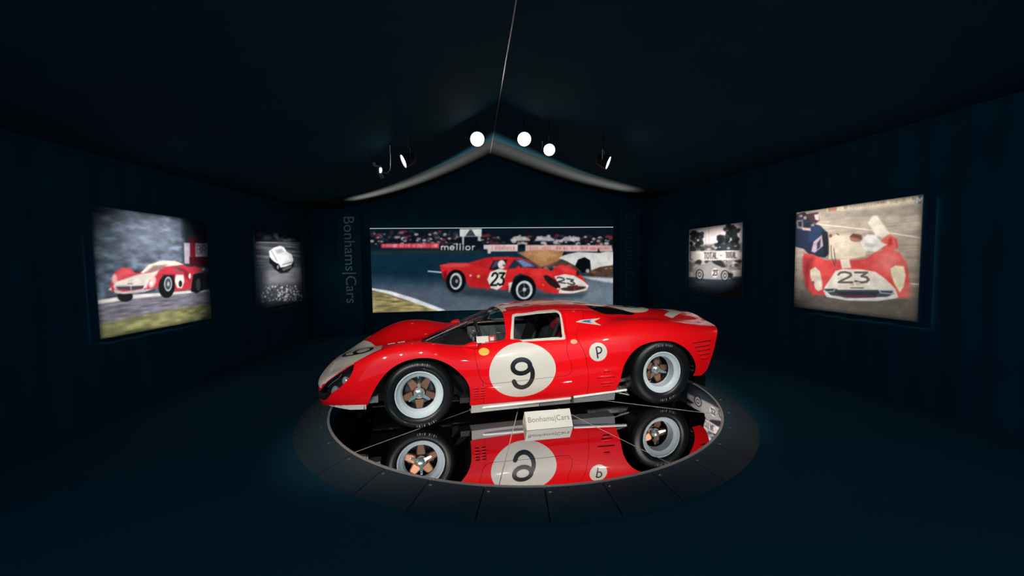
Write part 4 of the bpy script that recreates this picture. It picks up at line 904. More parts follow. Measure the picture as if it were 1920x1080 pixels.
REAR = REST.clip(rg(REST) - .0015); REST = REST.clip(-rg(REST) - .0015)
fg = lambda s: np.minimum(.545 + .03 * np.clip((.7 - Z_(s)) / .5, 0, 1) - X_(s), 5)
FRONT = REST.clip(np.where(S is None, 0, fg(REST)) - .0015); MIDB = REST.clip(-fg(REST) - .0015)

front = FRONT.both().obj('front_bodywork', RED, car, .006); front['label'] = 'red nose and front wings with white number patch'
rear = REAR.both().obj('rear_bodywork', RED, car, .006)
mid = MIDB.both().obj('cabin_shell', RED, car, .006)
door = DR.obj('door', RED, car, .006); door['label'] = 'red door with white number roundel'
door2 = DR.mirror().obj('door', RED, car, .006)
ws = WS.both().off(-.002).obj('windscreen', GLASS, car)
for dd, sgn in ((door, 0), (door2, 1)):
    f_ = WFR.off(.002); w_ = WIN.off(-.004)
    if sgn: f_, w_ = f_.mirror(), w_.mirror()
    f_.obj('window_frame', WHITE, dd, .008); w_.obj('window_glass', GLASS, dd)
DP_.off(-.003).obj('engine_window', DARKGL, rear); DP_.off(-.003).mirror().obj('engine_window', DARKGL, rear)
for sgn in (0, 1):
    h_ = HCOV.off(-.002); (h_.mirror() if sgn else h_).obj('headlamp_cover', GLASS, front)
# ---- paint marks: cut from the body surface itself, a hair proud of it
def decal(src, g1, name, m, parent, off=.0012, far=False, subs=1):
    pre = src.clip(g1(src) + .03).sub(subs); p = pre.clip(g1(pre))
    p = p.off(off); p = p.mirror() if far else p
    return p.obj(name, m, parent) if len(p.F) else None
RC = (.94, .463)
SHELLS = DR.join(MIDB.clip(np.where((X_(MIDB) > .5) & (X_(MIDB) < 1.45), 1., -1.)))
rd = lambda s: np.where(Y_(s) > .5, np.minimum(np.minimum(1 - np.hypot((X_(s) - RC[0]) / .3175, (Z_(s) - RC[1]) / .255), 1.) * .27, 1.), -1.)
NINE = [(.945, .42), (.925, .60)]
def nine(X, Z, cx, cz, hx, hz):
    """figure nine: bowl and hooked tail"""
    q = np.linspace(0, 2 * np.pi, 26); bowl = [(cx - .08 * hx + .44 * hx * math.cos(a), cz + .46 * hz + .42 * hz * math.sin(a)) for a in q]
    tail = smooth_line([(cx + .34 * hx, cz + .50 * hz), (cx + .47 * hx, cz + .10 * hz), (cx + .44 * hx, cz - .38 * hz), (cx + .24 * hx, cz - .74 * hz), (cx - .05 * hx, cz - .86 * hz), (cx - .33 * hx, cz - .72 * hz), (cx - .46 * hx, cz - .44 * hz)], 6)
    return [bowl + bowl[:1], tail]
NL = nine(0, 0, .940, .437, .190, .150)
for far in (False, True):
    dd = door2 if far else door
    decal(DR, rd, 'number_roundel', WHITE, dd, .0012, far); decal(MIDB, rd, 'number_roundel', WHITE, mid, .0012, far)
    ng = lambda s: np.minimum(np.where(Y_(s) > .5, sd_stroke(X_(s), Z_(s), NL, .043), -1.), 1)
    decal(DR, ng, 'numeral', BLACKP, dd, .0022, far, 2); decal(MIDB, ng, 'numeral', BLACKP, mid, .0022, far, 2)
    # letter P in a small roundel
    PC = (1.684, .596)
    pg = lambda s: np.where(Y_(s) > .5, .088 - np.hypot((X_(s) - PC[0]) / 1.02, Z_(s) - PC[1]), -1.)
    decal(REAR, pg, 'letter_roundel', WHITE, rear, .0012, far, 2)
    PL = [[(PC[0] - .018, PC[1] + .040), (PC[0] - .006, PC[1] - .055)], smooth_line([(PC[0] - .018, PC[1] + .040), (PC[0] + .005, PC[1] + .048), (PC[0] + .030, PC[1] + .035), (PC[0] + .034, PC[1] + .010), (PC[0] + .015, PC[1] - .010), (PC[0] - .012, PC[1] - .012)], 5)]
    plg = lambda s: np.where(Y_(s) > .5, sd_stroke(X_(s), Z_(s), PL, .014), -1.)
    decal(REAR, plg, 'letter_mark', BLACKP, rear, .0022, far, 3)
    # yellow oval
    og = lambda s: np.where(Y_(s) > .5, (1 - np.hypot((X_(s) - .586) / .049, (Z_(s) - .655) / .031)) * .03, -1.)
    decal(FRONT.join(MIDB).join(DR), og, 'yellow_oval', YELP, front, .0015, far, 2)
    # arrow emblem behind the window
    eo = [(1.530, .867), (1.595, .883), (1.818, .889), (1.722, .866), (1.777, .829), (1.66, .848)]; ei = [(1.59, .866), (1.618, .877), (1.705, .880), (1.675, .866), (1.705, .850), (1.66, .856)]
    eg = lambda s: np.where((Y_(s) > .45), sd_poly(X_(s), Z_(s), eo), -1.); eg2 = lambda s: np.where((Y_(s) > .45), sd_poly(X_(s), Z_(s), ei), -1.)
    RM = REAR.join(MIDB)
    decal(RM, eg, 'arrow_emblem', WHITE, rear, .0012, far, 3); decal(RM, eg2, 'arrow_emblem_core', BLUEP, rear, .0022, far, 3)
    # small crest badge
    bg = lambda s: np.where(Y_(s) > .5, (1 - np.hypot((X_(s) - 1.454) / .032, (Z_(s) - .701) / .020)) * .02, -1.)
    decal(RM, bg, 'crest_badge', mat('faded_badge', (.75, .38, .22), .5, noise=.3, nscale=90), mid, .0012, far, 3)
# white nose patch, roof band, tail patch
NOSEP = [(-1.1, 0), (-1.1, .62), (-.88, .575), (-.80, .61), (-.70, .655), (-.62, .64), (-.53, .55), (-.42, .38), (-.375, .2), (-.37, 0)]
hlu = lambda s: np.where(X_(s) < -.545, Z_(s) - np.interp(X_(s), [p[0] for p in HLU], [p[1] for p in HLU]) - .008, -1.)
nosep = lambda s: np.where((Z_(s) > .36), np.maximum(sd_poly(X_(s), Y_(s) + 1e-4, [(a, b if b > 0 else -.2) for a, b in NOSEP]), np.minimum(hlu(s), np.where(s.A[:, 1] > 36, 1., -1.))), -1.)
pre = FRONT.clip(nosep(FRONT)).off(.0012); pre.both().obj('white_nose_patch', WHITE, front)
bnd = lambda s: np.where(s.A[:, 0] > 0, np.minimum(.125 - Y_(s), np.minimum(X_(s) - .84, 2.10 - X_(s))), -1.)
roofS = MIDB.join(REAR)
decal(roofS, bnd, 'roof_band', WHITE, mid, .0012, False, 1); decal(roofS, bnd, 'roof_band', WHITE, mid, .0012, True, 1)
hdr = lambda s: np.where((s.A[:, 0] > .1), np.minimum(X_(s) - .8, (.030 - np.abs(pill(s) + .02))), -1.)
for far in (0, 1): decal(MIDB.join(DR), lambda s: np.where(Y_(s) < .30, hdr(s), -1.), 'windscreen_header', WHITE, mid, .0014, bool(far), 1)
tpl = lambda s: np.where(Z_(s) > .7, 1 - np.hypot((X_(s) - 2.40) / .30, Y_(s) / .31), -1.) * .3
tps = lambda s: np.where(Z_(s) > .7, sd_poly(X_(s), Y_(s), [(2.745, .34), (2.805, .41), (3.11, .17), (3.11, -.1), (2.92, -.1), (2.925, .18)]), -1.)
TN = lambda s: np.where(Z_(s) > .7, sd_stroke(X_(s), s.V[:, 1], nine_top, .05), -1.)
q_ = np.linspace(0, 2 * np.pi, 26)
for far in (False, True):
    decal(REAR, tpl, 'tail_roundel', WHITE, rear, .0012, far, 1); decal(REAR, tps, 'tail_band', WHITE, rear, .0012, far, 1)
full = REAR.both()
nt9 = [[(2.34 + .11 * math.cos(a), .10 * math.sin(a)) for a in q_], smooth_line([(2.34, -.10), (2.46, -.10), (2.57, -.06), (2.60, .02), (2.55, .08)], 6)]
decal(full, lambda s: np.where(Z_(s) > .7, sd_stroke(X_(s), s.V[:, 1], nt9, .05), -1.), 'tail_numeral', BLACKP, rear, .0022, False, 1)
fullf = FRONT.both()
nh9 = [[(-.56 - .085 * math.cos(a), .01 + .125 * math.sin(a)) for a in q_], smooth_line([(-.56, -.115), (-.66, -.11), (-.735, -.055), (-.755, .05), (-.72, .12)], 6)]
decal(fullf, lambda s: np.where((Z_(s) > .4), sd_stroke(X_(s), s.V[:, 1], nh9, .040), -1.), 'nose_numeral', BLACKP, front, .0024, False, 2)
for k in range(7):
    sx, sy = -.80 - .015 * (k % 3), -.09 + .03 * k
    decal(fullf, lambda s: np.where(Z_(s) > .4, sd_stroke(X_(s), s.V[:, 1], [[(sx, sy - .010), (sx + .012, sy + .010)]], .010), -1.), 'scrutineer_mark', INK, front, .0024, False, 2)
# ---- dark liner under the skin
LS = S.clip(-np.maximum(sidewin(S, WINO), np.minimum(pill(S), S.A[:, 0])))
LS = LS.clip(-head(LS) ); LS = LS.clip(-mouth(LS))
for piece in LS.off(-.011).both().pieces(): piece.obj('inner_liner', LINER, car)
# headlamp buckets and lamps
for sgn in (-1, 1):
    b = MB()
    o_ = HCOV.off(-.055); V = (o_.V - o_.V.mean(0)) * .93 + o_.V.mean(0); V = V * np.array([1, -sgn, 1])
    me = mesh_np('headlamp_bucket', V, o_.F, None); link('headlamp_bucket', me, front, LINER)
    # bucket walls from the opening to the floor
    E = np.concatenate([HCOV.F[:, [0, 1]], HCOV.F[:, [1, 2]], HCOV.F[:, [2, 0]]]); k = np.sort(E, 1); u, fi, cn = np.unique(k[:, 0] * 100000 + k[:, 1], return_index=True, return_counts=True); E = E[fi[cn == 1]]
    Vt = (HCOV.V - HCOV.N * .002) * np.array([1, -sgn, 1]); n0 = len(Vt); Va = np.concatenate([Vt, V])
    link('bucket_wall', mesh_np('bucket_wall', Va, [(a, b2, b2 + n0, a + n0) for a, b2 in E], None, False), front, REDCLOTH if False else LINER)
    for (lx, lz, r) in ((-.745, .355, .050), (-.655, .465, .036)):
        k = int(np.argmin(np.hypot(HCOV.V[:, 0] - lx, HCOV.V[:, 2] - lz))); ctr = Vector(HCOV.V[k] - HCOV.N[k] * .030); ctr.y = -sgn * -abs(ctr.y) if sgn > 0 else -abs(ctr.y)
        q = Vector((-.72, sgn * .55, .25)).normalized().to_track_quat('Z', 'Y').to_matrix()
        m = MB().lathe([(0, .010), (r * .6, .008), (r * .92, 0), (r, -.004), (r, -.012), (r * .75, -.05), (0, -.07)], 24, 'z'); m.v = [tuple(q @ Vector(p) + ctr) for p in m.v]
        m.build('headlamp', LAMPG, front)
    for a, b in (((-.79, .395), (-.66, .515)), ((-.70, .345), (-.60, .475))):
        pts = []
        for t in np.linspace(0, 1, 5):
            lx, lz = a[0] + t * (b[0] - a[0]), a[1] + t * (b[1] - a[1]); k = int(np.argmin(np.hypot(HCOV.V[:, 0] - lx, HCOV.V[:, 2] - lz))); p = HCOV.V[k] - HCOV.N[k] * .012; pts.append((p[0], sgn * abs(p[1]), p[2]))
        MB().tube(pts, .004, 6).build('lamp_rail', CHROME, front)
# nose intake box and bar
MB().box((-.78, 0, .31), (.22, .74, .085)).build('nose_intake', LINER, front)
MB().tube([(-.955, y, .315) for y in np.linspace(-.2, .2, 5)], .006, 8).build('intake_bar', ALU, front)
# splitter lip (white lower edge of the nose)
for sgn in (-1, 1):
    lo = []
    for x in np.linspace(-.78, -.452, 22):
        i = int(np.argmin(np.abs(xs - x))); lo.append((x, sgn * (BY[i, 0] + .004), BZ[i, 0]))
    V = []; F = []
    for i, p in enumerate(lo):
        h = .036 * min(1, i / 12.); V += [(p[0], p[1], p[2] + .006), (p[0], p[1] - sgn * .004, p[2] - h), (p[0], p[1] - sgn * .05, p[2] - h), (p[0], p[1] - sgn * .05, p[2] + .006)]
    for i in range(len(lo) - 1):
        for j in range(4): F.append((i * 4 + j, i * 4 + 4 + j, i * 4 + 4 + (j + 1) % 4, i * 4 + (j + 1) % 4))
    F += [(0, 1, 2, 3), tuple(4 * len(lo) - 4 + j for j in (3, 2, 1, 0))]
    MB().add(V, F).build('splitter_lip', WHITE, front)
# ---- underbody
SILL = mat('dull_aluminium', (.50, .48, .45), .45, .25, noise=.1, nscale=15)
PIPE = mat('bright_silver_pipe', (.80, .79, .76), .3, .25, noise=.04)
ub = [(-.46, .30), (-.44, .46), (.50, .50), (.53, .74), (1.85, .74), (1.90, .48), (2.85, .48), (2.95, .60), (3.0, .3)]
V = [(x, -y, .115) for x, y in ub] + [(x, y, .115) for x, y in ub[::-1]]
MB().prism([(p[0], p[1]) for p in V], .105, .118).build('undertray', INT, car)
for sgn in (-1, 1):
    for (xa, xb, sm_) in ((.462, 1.12, SILL), (1.125, 1.90, GREYI)):
        V = []; F = []
        for i, x in enumerate(np.linspace(xa, xb, 14)):
            k = int(np.argmin(np.abs(xs - x))); V += [(x, sgn * (BY[k, 0] - .002), BZ[k, 0] + .004), (x, sgn * (BY[k, 0] - .022), .082), (x, sgn * .66, .078)]
        for i in range(13):
            for j in range(2): F.append((i * 3 + j, i * 3 + 3 + j, i * 3 + 4 + j, i * 3 + 1 + j))
        MB().add(V, F, True).build('sill_panel', sm_, car)
    MB().tube([(.56, sgn * .78, .122), (.58, sgn * .795, .125), (1.42, sgn * .80, .138), (1.44, sgn * .79, .138)], .013, 12).build('sill_pipe', PIPE, car)
    MB().tube([(1.45, sgn * .80, .147), (2.02, sgn * .815, .178)], .013, 12).build('sill_pipe', PIPE, car)
    MB().box((1.447, sgn * .795, .13), (.02, .05, .06)).build('pipe_bracket', INT, car)
    # suspension links and exhaust pieces behind the sill
    MB().tube([(1.70, sgn * .62, .09), (2.2, sgn * .55, .12)], .03, 12).build('exhaust_pipe', CHROME, car)
    MB().tube([(1.66, sgn * .64, .088), (1.76, sgn * .615, .094)], .036, 12).build('pipe_clamp', ALU, car)
    for a, b in (((1.90, .70, .14), (2.10, .72, .09)), ((2.10, .72, .09), (2.05, .60, .15)), ((1.93, .74, .25), (2.3, .60, .26)), ((1.93, .74, .235), (2.3, .60, .235))):
        MB().tube([(a[0], sgn * a[1], a[2]), (b[0], sgn * b[1], b[2])], .007, 8).build('suspension_link', CHROME, car)
    for z in np.linspace(.27, .50, 6):
        MB().box((2.80, sgn * .80, z + .05), (.08, .05, .012)).build('duct_fin', ALU, car)
    MB().box((-.40, sgn * .76, .29), (.10, .10, .055)).build('brake_duct', GREYI, car)
# wheel wells (dark tubs)
for (cx, r, yi) in ((0, .47, .44), (2.36, .56, .42)):
    for sgn in (-1, 1):
        V = []; F = []; n = 28
        for i in range(n + 1):
            q = math.pi * (1.06 - 1.12 * i / n); x, z = cx + r * math.cos(q), .24 + (r - .03) * math.sin(q)
            V += [(x, sgn * .865, z), (x, sgn * yi, z)]
        F = [(2 * i, 2 * i + 1, 2 * i + 3, 2 * i + 2) for i in range(n)]; F.append(tuple(2 * i + 1 for i in range(n + 1)))
        # keep the tub under the skin
        V2 = []
        for (x, y, z) in V:
            h = top_pt(x, min(abs(y), .72))[0][2]; z = min(z, h - .03); ym = abs(side_pt(x, max(z, .2))[0][1]) - .016; V2.append((x, sgn * min(abs(y), ym), z))
        MB().add(V2, F, True).build('wheel_well', LINER, car)
# ---- tail panel, lamps and pipes
tb = []
for z in np.linspace(.285, .79, 14):
    tb.append(z)
V = []; F = []
ky = int(np.argmin(np.abs(xs - 3.12)))
for z in tb:
    hw = np.interp(z, BASEZ[ky, :50], BY[ky, :50]) if z < .70 else .70 - (z - .70) * 3.4
    for t in np.linspace(-1, 1, 21):
        y = t * max(hw - .035, .1); V.append((3.235 - .11 * (abs(y) / .75) ** 3 - max(.80 - z, 0) ** 1.15 * .36 - .012, y, z))
for i in range(len(tb) - 1):
    for j in range(20): F.append((i * 21 + j, i * 21 + j + 1, (i + 1) * 21 + j + 1, (i + 1) * 21 + j))
tp = MB().add(V, F, True).build('tail_panel', LINER, rear)
for sgn in (-1, 1):
    for k in (0, 1):
        o = MB().lathe([(0, .012), (.035, .008), (.042, 0), (.042, -.02), (0, -.02)], 20, 'y', (0, 0, 0)).build('tail_lamp', REDINK, rear); o.rotation_euler = (0, 0, R(-90)); o.location = (3.17 - .03 * k, sgn * (.42 + .10 * k), .62)
    for k in (0, 1): MB().tube([(2.75, sgn * (.20 + .09 * k), .30), (3.08, sgn * (.20 + .09 * k), .30)], .032, 14, False).build('tail_pipe', CHROME, car)
# ---- louvres: proud blades with a dark slot under each
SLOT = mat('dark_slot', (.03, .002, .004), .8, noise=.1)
def louvre(x0, x1, z, far, slope=0., h=.014, dep=.010, parent=None):
    sg = -1 if far else 1; n = 9; V = []; F = []
    for x in np.linspace(x0, x1, n):
        zz = z + slope * (x - x0); e = min(1, 4 * (x - x0) / (x1 - x0) + .15, 4 * (x1 - x) / (x1 - x0) + .15)
        pt, nm = side_pt(x, zz + h); pb, _ = side_pt(x, zz - .001)
        for p in (pt + nm * .0005, (pt + pb) / 2 + nm * dep * .75 * e, pb + nm * dep * e, pb + nm * dep * e * .8 + np.array([0, 0, -.002]), pb + nm * .0005): V.append((p[0], p[1] * sg, p[2]))
    for i in range(n - 1):
        for j in range(4): F.append((i * 5 + j, i * 5 + 5 + j, i * 5 + 6 + j, i * 5 + 1 + j))
    o = MB().add(V, F, True).build('louvre', RED, parent)
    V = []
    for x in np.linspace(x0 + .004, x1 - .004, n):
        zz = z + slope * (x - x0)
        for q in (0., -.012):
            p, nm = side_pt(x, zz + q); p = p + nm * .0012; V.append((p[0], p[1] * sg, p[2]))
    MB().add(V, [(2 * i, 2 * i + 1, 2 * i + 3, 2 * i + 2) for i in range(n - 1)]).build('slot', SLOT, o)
for far in (False, True):
    for k, z in enumerate((.335, .31, .285, .26, .235)):
        louvre(.478, .528, z, far, 0, .010, .005, front); louvre(.540, .588, z, far, 0, .010, .005, mid)
    for k, (z, a, b) in enumerate(((.405, 1.74, 1.81), (.345, 1.68, 1.865), (.281, 1.725, 1.85), (.25, 1.745, 1.83))): louvre(a, b, z, far, .01, .013, .008, rear)
    for k, z in enumerate((.628, .585, .543, .50, .455)): louvre(2.715 + .026 * k, 2.965 - .010 * k, z, far, .035, .016, .010, rear)
# bonnet vents
for sgn in (-1, 1):
    for x0 in (-.33, -.22):
        V = []
        for x in np.linspace(x0, x0 + .085, 5):
            for y in (.17, .31):
                p, nm = top_pt(x, y); V.append((p[0], sgn * y, p[2] + .0015 + .004 * (y > .2)))
        MB().add(V, [(2 * i, 2 * i + 1, 2 * i + 3, 2 * i + 2) for i in range(4)]).build('bonnet_vent', SLOT, front)
        MB().tube([(x, sgn * .245, top_pt(x, .245)[0][2] + .004) for x in np.linspace(x0, x0 + .08, 4)], .006, 6).build('vent_highlight', SEAM, front)  # pale tube put in as the highlight inside the vent
# ---- mirrors, wiper
for sgn in (-1, 1):
    c = Vector((.50, sgn * .80, .715)); V = []; F = []
    prof = [(-.085, .004), (-.075, .018), (-.05, .032), (-.02, .042), (.012, .046), (.022, .044), (.022, .0)]
    m = MB().lathe([(r, h) for h, r in prof][::-1], 20, 'z'); q = Matrix.Rotation(R(90), 3, 'Y')
    m.v = [tuple(Vector((p[2], p[1] * .9, p[0] * .72)) + c) for p in m.v]; m.build('wing_mirror', RED, front)
    o = MB().lathe([(0, 0), (.038, 0), (.038, .003), (0, .003)], 20, 'z').build('mirror_glass', CHROME, front); o.rotation_euler = (0, R(90), 0); o.scale = (.72, .9, 1); o.location = c + Vector((.0225, 0, 0))
    MB().tube([c + Vector((-.02, -sgn * .02, -.02)), Vector((.49, sgn * .765, .69))], .011, 8).build('mirror_stalk', RED, front)
def wsz(x, y): return float(green(np.array([x]), np.array([abs(y)]))[0])
MB().tube([(x, -.10 - .05 * (x - .1), wsz(x, .1) + .012) for x in np.linspace(.08, .52, 8)], .005, 6).build('wiper_arm', CHROME, front)
MB().tube([(x, -.13, wsz(x, .13) + .007) for x in np.linspace(.28, .68, 8)], .006, 6).build('wiper_blade', INT, front)
# windscreen edge rubber
for far in (0, 1):
    E_ = WS.off(-.001); gg = np.minimum(np.abs(E_.A[:, 0] - .004), 1)
    rb = WS.clip(.014 - WS.A[:, 0]).off(.0015); rb = rb.mirror() if far else rb
    rb.obj('windscreen_seal', INT, mid)
# ---- cabin
MB().box((1.05, 0, .16), (1.35, 1.30, .05)).build('cabin_floor', INT, car)
MB().box((1.62, 0, .50), (.05, 1.24, .66)).build('bulkhead', GREYI, car)
V = [(.30, -.60, .60), (.30, .60, .60), (.52, .66, .655), (.52, -.66, .655), (.60, .66, .60), (.60, -.66, .60), (.56, .62, .40), (.56, -.62, .40)]
MB().add(V, [(0, 1, 2, 3), (3, 2, 4, 5), (5, 4, 6, 7)]).build('dashboard', INT, car)
for k, y in enumerate((.16, .27, .38, -.05)):
    o = MB().lathe([(0, .006), (.03, .004), (.036, 0), (.036, -.02), (0, -.02)], 18, 'y').build('dial', GREYI, car); o.rotation_euler = (0, 0, R(-90)); o.location = (.602, y, .63)
for sgn in (-1, 1):
    V = [(.62, sgn * .72, .20), (1.55, sgn * .72, .20), (1.55, sgn * .735, .66), (.62, sgn * .735, .66)]
    MB().add([(x, y, z) for x, y, z in V] + [(x, y - sgn * .03, z) for x, y, z in V], [(0, 1, 2, 3), (4, 7, 6, 5), (3, 2, 6, 7), (0, 4, 5, 1)]).build('door_card', GREYI, car)
    MB().tube([(.62, sgn * .69, .705), (1.1, sgn * .70, .715), (1.50, sgn * .70, .722)], .013, 8).build('door_rail', CHROME, car)
    MB().tube([(1.0, sgn * .705, .56), (1.05, sgn * .69, .56), (1.12, sgn * .69, .56), (1.17, sgn * .705, .56)], .008, 8).build('door_pull', CHROME, car)
    s = empty('seat', (1.18, sgn * .30, .18), 0, car)
    prof = smooth_line([(-.22, .10), (-.10, .06), (.05, .05), (.15, .12), (.22, .30), (.30, .50), (.34, .60)], 5)
    V = []; F = []
    for p in prof:
        for t, lift in ((-1, .07), (-.75, .02), (-.3, 0), (.3, 0), (.75, .02), (1, .07)): V.append((p[0] - lift * .6, t * .21, p[1] + lift * .8))
    for i in range(len(prof) - 1):
        for j in range(5): F.append((i * 6 + j, i * 6 + j + 1, i * 6 + 7 + j, i * 6 + 6 + j))
    me = MB().add(V, F, True).mesh('seat'); bpy.data.objects.remove(s, do_unlink=True); s = link('seat', me, car, INT); s.location = (1.12, sgn * .30, .17)
    md = s.modifiers.new('thick', 'SOLIDIFY'); md.thickness = .03
    hr = MB().box((.33, 0, .60), (.06, .24, .20)).build('headrest', REDCLOTH, s); bv = hr.modifiers.new('b', 'BEVEL'); bv.width = .018; bv.segments = 3
rb = MB().tube(smooth_line([(1.55, -.56, .30), (1.52, -.53, .66), (1.45, -.42, .86), (1.43, -.2, .925), (1.43, .2, .925), (1.45, .42, .86), (1.52, .53, .66), (1.55, .56, .30)], 6), .018, 10); rb.build('roll_hoop', GREYI, car)
MB().tube([(.85, .50, .86), (1.45, .46, .87)], .012, 8).build('cabin_rail', ALU, car)
sw = MB().tube([(0, .165 * math.cos(q), .165 * math.sin(q)) for q in np.linspace(0, 2 * math.pi, 32, endpoint=False)], .011, 8, closed=True).build('steering_wheel', INT, car)
sw.location = (.70, .27, .655); sw.rotation_euler = (0, R(-17), 0)
for a in (90, 210, 330): MB().box((0, .08 * math.cos(R(a)), .08 * math.sin(R(a))), (.004, .16, .02), Matrix.Rotation(R(a), 4, 'X')).build('wheel_spoke', CHROME, sw)
MB().tube([(0, 0, 0), (-.16, 0, -.03)], .014, 10).build('column', INT, sw)
# paper card propped on the cowl (rests in the car)
pcard = empty('paper_card', Vector((CAR0[0], CAR0[1], TOP)) + Matrix.Rotation(YAW, 3, 'Z') @ Vector((.600, -.665, .710)), YAW)
tag(pcard, 'small white and red paper card propped behind the windscreen', 'card')
MB().box((.0, 0, .03), (.115, .002, .062)).build('sheet', CARDW, pcard); MB().box((.092, 0, .03), (.066, .002, .062)).build('red_field', REDINK, pcard)
MB().box((.092, -.0012, .032), (.034, .001, .03)).build('white_mark', CARDW, pcard)
pcard.rotation_euler = (R(-14), 0, YAW)
# ---- wheels
def wheel(x, sgn, Rt, wt, rimy, dish, name_ang, front_w):
    """rim barrel with tyre, five bronze spokes and three-eared spinner; axis along y, outer face towards sgn"""
    RR = .213
    prof = [(RR, -.02), (RR, 0), (RR - .004, .006), (RR - .012, .006), (RR - .017, .0), (RR - .024, -.010), (.168, -.022), (.158, -.030), (.151, -dish), (.147, -dish - .004), (.147, -dish - .012), (.156, -dish - .014)]
    b = MB().lathe([(r, sgn * h) for r, h in prof], 64, 'y').build('wheel', RIMW, car); b.location = (x, sgn * rimy, Rt)
    MB().lathe([(.157, sgn * (-dish - .008)), (.152, sgn * (-dish - .03)), (.150, sgn * (-wt + .05)), (RR - .01, sgn * (-wt + .02))], 48, 'y').build('rim_barrel', INT, b)
    bulge = .022; yc = -wt / 2
    tp = [(RR - .002, .004), (RR + .006, .012), (RR + .022, .020), (RR + .045, bulge), (Rt - .030, bulge - .006), (Rt - .012, bulge - .022), (Rt - .003, bulge - .045), (Rt, bulge - .075), (Rt, -wt + .075 - bulge), (Rt - .003, -wt + .045 - bulge), (Rt - .012, -wt - bulge + .022), (Rt - .03, -wt - bulge + .006), (RR + .03, -wt - bulge), (RR, -wt)]
    MB().lathe([(r, sgn * h) for r, h in tp], 72, 'y').build('tyre', RUBBER, b)
    for rr_, hh in ((RR + .034, .0225), (Rt - .028, .0165)):
        MB().lathe([(rr_ - .002, sgn * (hh - .001)), (rr_, sgn * (hh + .0016)), (rr_ + .002, sgn * (hh - .001))], 72, 'y').build('sidewall_ridge', RUBBER, b)
    # raised sidewall lettering marks
    for a0 in (105, 300):
        mk = MB()
        for k in range(9):
            if k == 4: continue
            a = R(a0 - k * 4.4); rm = RR + (.062 if front_w else .068); M = Matrix.Rotation(-a, 4, 'Y')
            mk.box((rm * math.cos(a), sgn * (bulge - .0012), rm * math.sin(a)), (.022, .003, .004 + .006 * (k % 2)), M)
        mk.build('sidewall_lettering', RUBTXT, b)['kind'] = 'stuff'
    # back plate so that nothing shows through the rim
    MB().lathe([(0, sgn * (-dish - .10)), (.149, sgn * (-dish - .10)), (.149, sgn * (-dish - .13)), (0, sgn * (-dish - .13))], 40, 'y').build('brake_drum', INT, b)
    MB().lathe([(.05, sgn * (-dish - .085)), (.125, sgn * (-dish - .085)), (.125, sgn * (-dish - .098)), (.05, sgn * (-dish - .098))], 40, 'y').build('brake_disc', ALU, b)
    hubd = -dish - .01 if front_w else -dish - .03
    for k in range(5):
        a = R(-90 + 72 * k + name_ang); M = Matrix.Rotation(-a, 4, 'Y')
        def T(m_):
            m_.v = [tuple(M @ Vector(p)) for p in m_.v]; return m_
        # trapezoid spoke: wide at the rim, narrow at hub (x radial, y axial)
        def wedge(r0, r1, w0, w1, y0, y1, yb):
            return [(r0, sgn * y0, -w0), (r0, sgn * y0, w0), (r1, sgn * y1, w1), (r1, sgn * y1, -w1), (r0, sgn * (y0 - yb), -w0), (r0, sgn * (y0 - yb), w0), (r1, sgn * (y1 - yb), w1), (r1, sgn * (y1 - yb), -w1)], [(0, 1, 2, 3), (4, 7, 6, 5), (0, 4, 5, 1), (1, 5, 6, 2), (2, 6, 7, 3), (3, 7, 4, 0)]
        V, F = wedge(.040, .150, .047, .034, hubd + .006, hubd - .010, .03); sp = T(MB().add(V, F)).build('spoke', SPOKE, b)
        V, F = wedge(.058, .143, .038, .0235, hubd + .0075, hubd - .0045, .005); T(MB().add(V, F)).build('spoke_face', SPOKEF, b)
    MB().lathe([(0, sgn * (hubd + .050)), (.024, sgn * (hubd + .050)), (.030, sgn * (hubd + .046)), (.033, sgn * (hubd + .036)), (.044, sgn * (hubd + .030)), (.049, sgn * (hubd + .020)), (.051, sgn * (hubd + .010)), (.051, sgn * (hubd - .03)), (0, sgn * (hubd - .03))], 32, 'y').build('hub_nut', CHROME, b)
    for k in range(3):
        a = R(90 + 120 * k + name_ang * .6); M = Matrix.Rotation(-a, 4, 'Y')
        V = [(.030, sgn * (hubd + .036), -.017), (.030, sgn * (hubd + .036), .017), (.102, sgn * (hubd + .054), .010), (.109, sgn * (hubd + .054), 0), (.102, sgn * (hubd + .054), -.010)]
        V += [(p[0] - .002, p[1] - sgn * .012, p[2]) for p in V]
        m_ = MB().add(V, [(0, 1, 2, 3, 4), (9, 8, 7, 6, 5), (0, 5, 6, 1), (1, 6, 7, 2), (2, 7, 8, 3), (3, 8, 9, 4), (4, 9, 5, 0)]); m_.v = [tuple(M @ Vector(p)) for p in m_.v]
        m_.build('spinner_ear', CHROME, b)
    a = R(92 if front_w else 215); MB().tube([(.158 * math.cos(a), sgn * -.03, .158 * math.sin(a)), (.145 * math.cos(a), sgn * -.012, .145 * math.sin(a))], .0045, 8).build('valve', CHROME, b)
    return b
for sgn in (-1, 1):
    wheel(0., sgn, .310, .235, .84, .052, 0, True)
    wheel(2.40, sgn, .335, .30, .84, .100, 22, False)

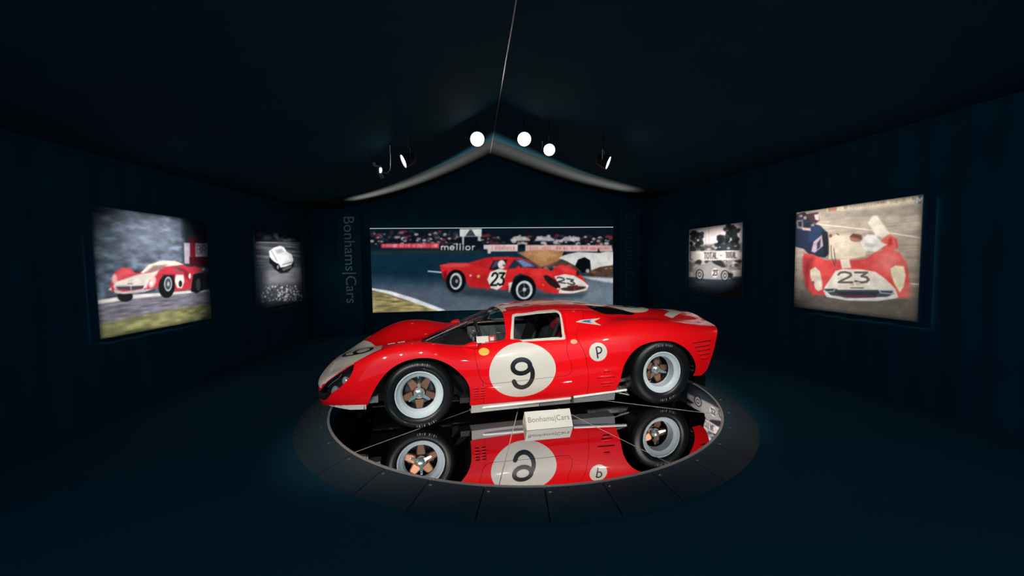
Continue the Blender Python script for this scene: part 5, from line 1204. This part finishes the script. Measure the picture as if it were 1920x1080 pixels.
# ------------------------------------------------------------------ lettered banners beside the wide photograph
BANNER = mat('black_banner', (.010, .072, .108), .8, noise=.1, spec=.2)
INKB = mat('pale_banner_ink', (.60, .64, .68), .7, noise=.05)
INKSHADE = mat('shaded_banner_ink', (.03, .13, .18), .7, noise=.05)  # same lettering ink with the dimmer light put into its colour
def banner(px0, px1, pyt, pyb, label, ink):
    """upright board standing on the floor in front of the back wall with vertical lettering"""
    n = NBACK; p0 = P_BACK + n * .12
    cx = (px0 + px1) / 2
    a = on_plane(cx, pyt, p0, n); b = on_plane(cx, pyb, p0, n)
    zt, zb = a[2], b[2]; mid = (a + b) / 2
    wdt = abs((on_plane(px1, 480, p0, n) - on_plane(px0, 480, p0, n)) @ np.array([*RX_, 0]))
    rz = math.atan2(RX_[1], RX_[0])
    t = tag(empty('lettered_banner', (mid[0], mid[1], 0), rz), label, 'banner', 'lettered banners')
    MB().box((0, .02, (zt + .12) / 2), (wdt + .28, .03, zt + .12)).build('board', BANNER, t)
    tx = text_mesh('lettering', 'Bonhams|Cars', 1.0, ink, t, .001)
    co = np.array([v.co[:] for v in tx.data.vertices]); wd = np.ptp(co[:, 0]); hh = np.ptp(co[:, 1])
    s = (zt - zb) / wd
    tx.scale = (s, s * .98, 1); tx.rotation_euler = (R(90), R(90), 0); tx.location = (0, .003, (zt + zb) / 2)
    return t
banner(646, 665, 406, 568, 'tall black banner with pale lettering beside the wide photograph', INKB)
banner(1172, 1190, 400, 556, 'tall black banner with lettering coloured darker for dim light beside the wide photograph', INKSHADE)

# ------------------------------------------------------------------ name card on the turntable
cardb = [np.array([.113, 3.538]), np.array([.527, 3.615])]
t = (cardb[1] - cardb[0]); Lc = np.hypot(*t); t /= Lc; nrm = np.array([-t[1], t[0]])
card = tag(empty('name_card', (cardb[0][0], cardb[0][1], TOP + .002), math.atan2(t[1], t[0])), 'white folded card with grey lettering standing on the mirror before the car', 'sign')
H, DP = .132, .19
prof = [(0, 0), (.090, H), (.096, H), (DP, 0)]      # (back, up)
V = [(0, y, z) for y, z in prof] + [(Lc, y, z) for y, z in prof]
MB().add(V, [(0, 1, 5, 4), (1, 2, 6, 5), (2, 3, 7, 6), (3, 0, 4, 7), (0, 3, 2, 1), (4, 5, 6, 7)]).build('card', CARDW, card)
tx = text_mesh('lettering', 'Bonhams|Cars', 1.0, INK, card, .0005)
co = np.array([v.co[:] for v in tx.data.vertices]); s = Lc * .90 / np.ptp(co[:, 0])
ang = math.atan2(H, .090)
tx.scale = (s, s, 1); tx.rotation_euler = (ang, 0, 0); f = .53
tx.location = (Lc / 2, .090 * f - .0012 * math.sin(ang), H * f + .0012 * math.cos(ang))
st = MB().lathe([(0, .003), (.005, .003), (.005, -.002), (0, -.002)], 12, 'y', (0, 0, 0)).build('stud', INK, card); st.rotation_euler = (0, 0, R(90)); st.location = (0.0, .075, .07)
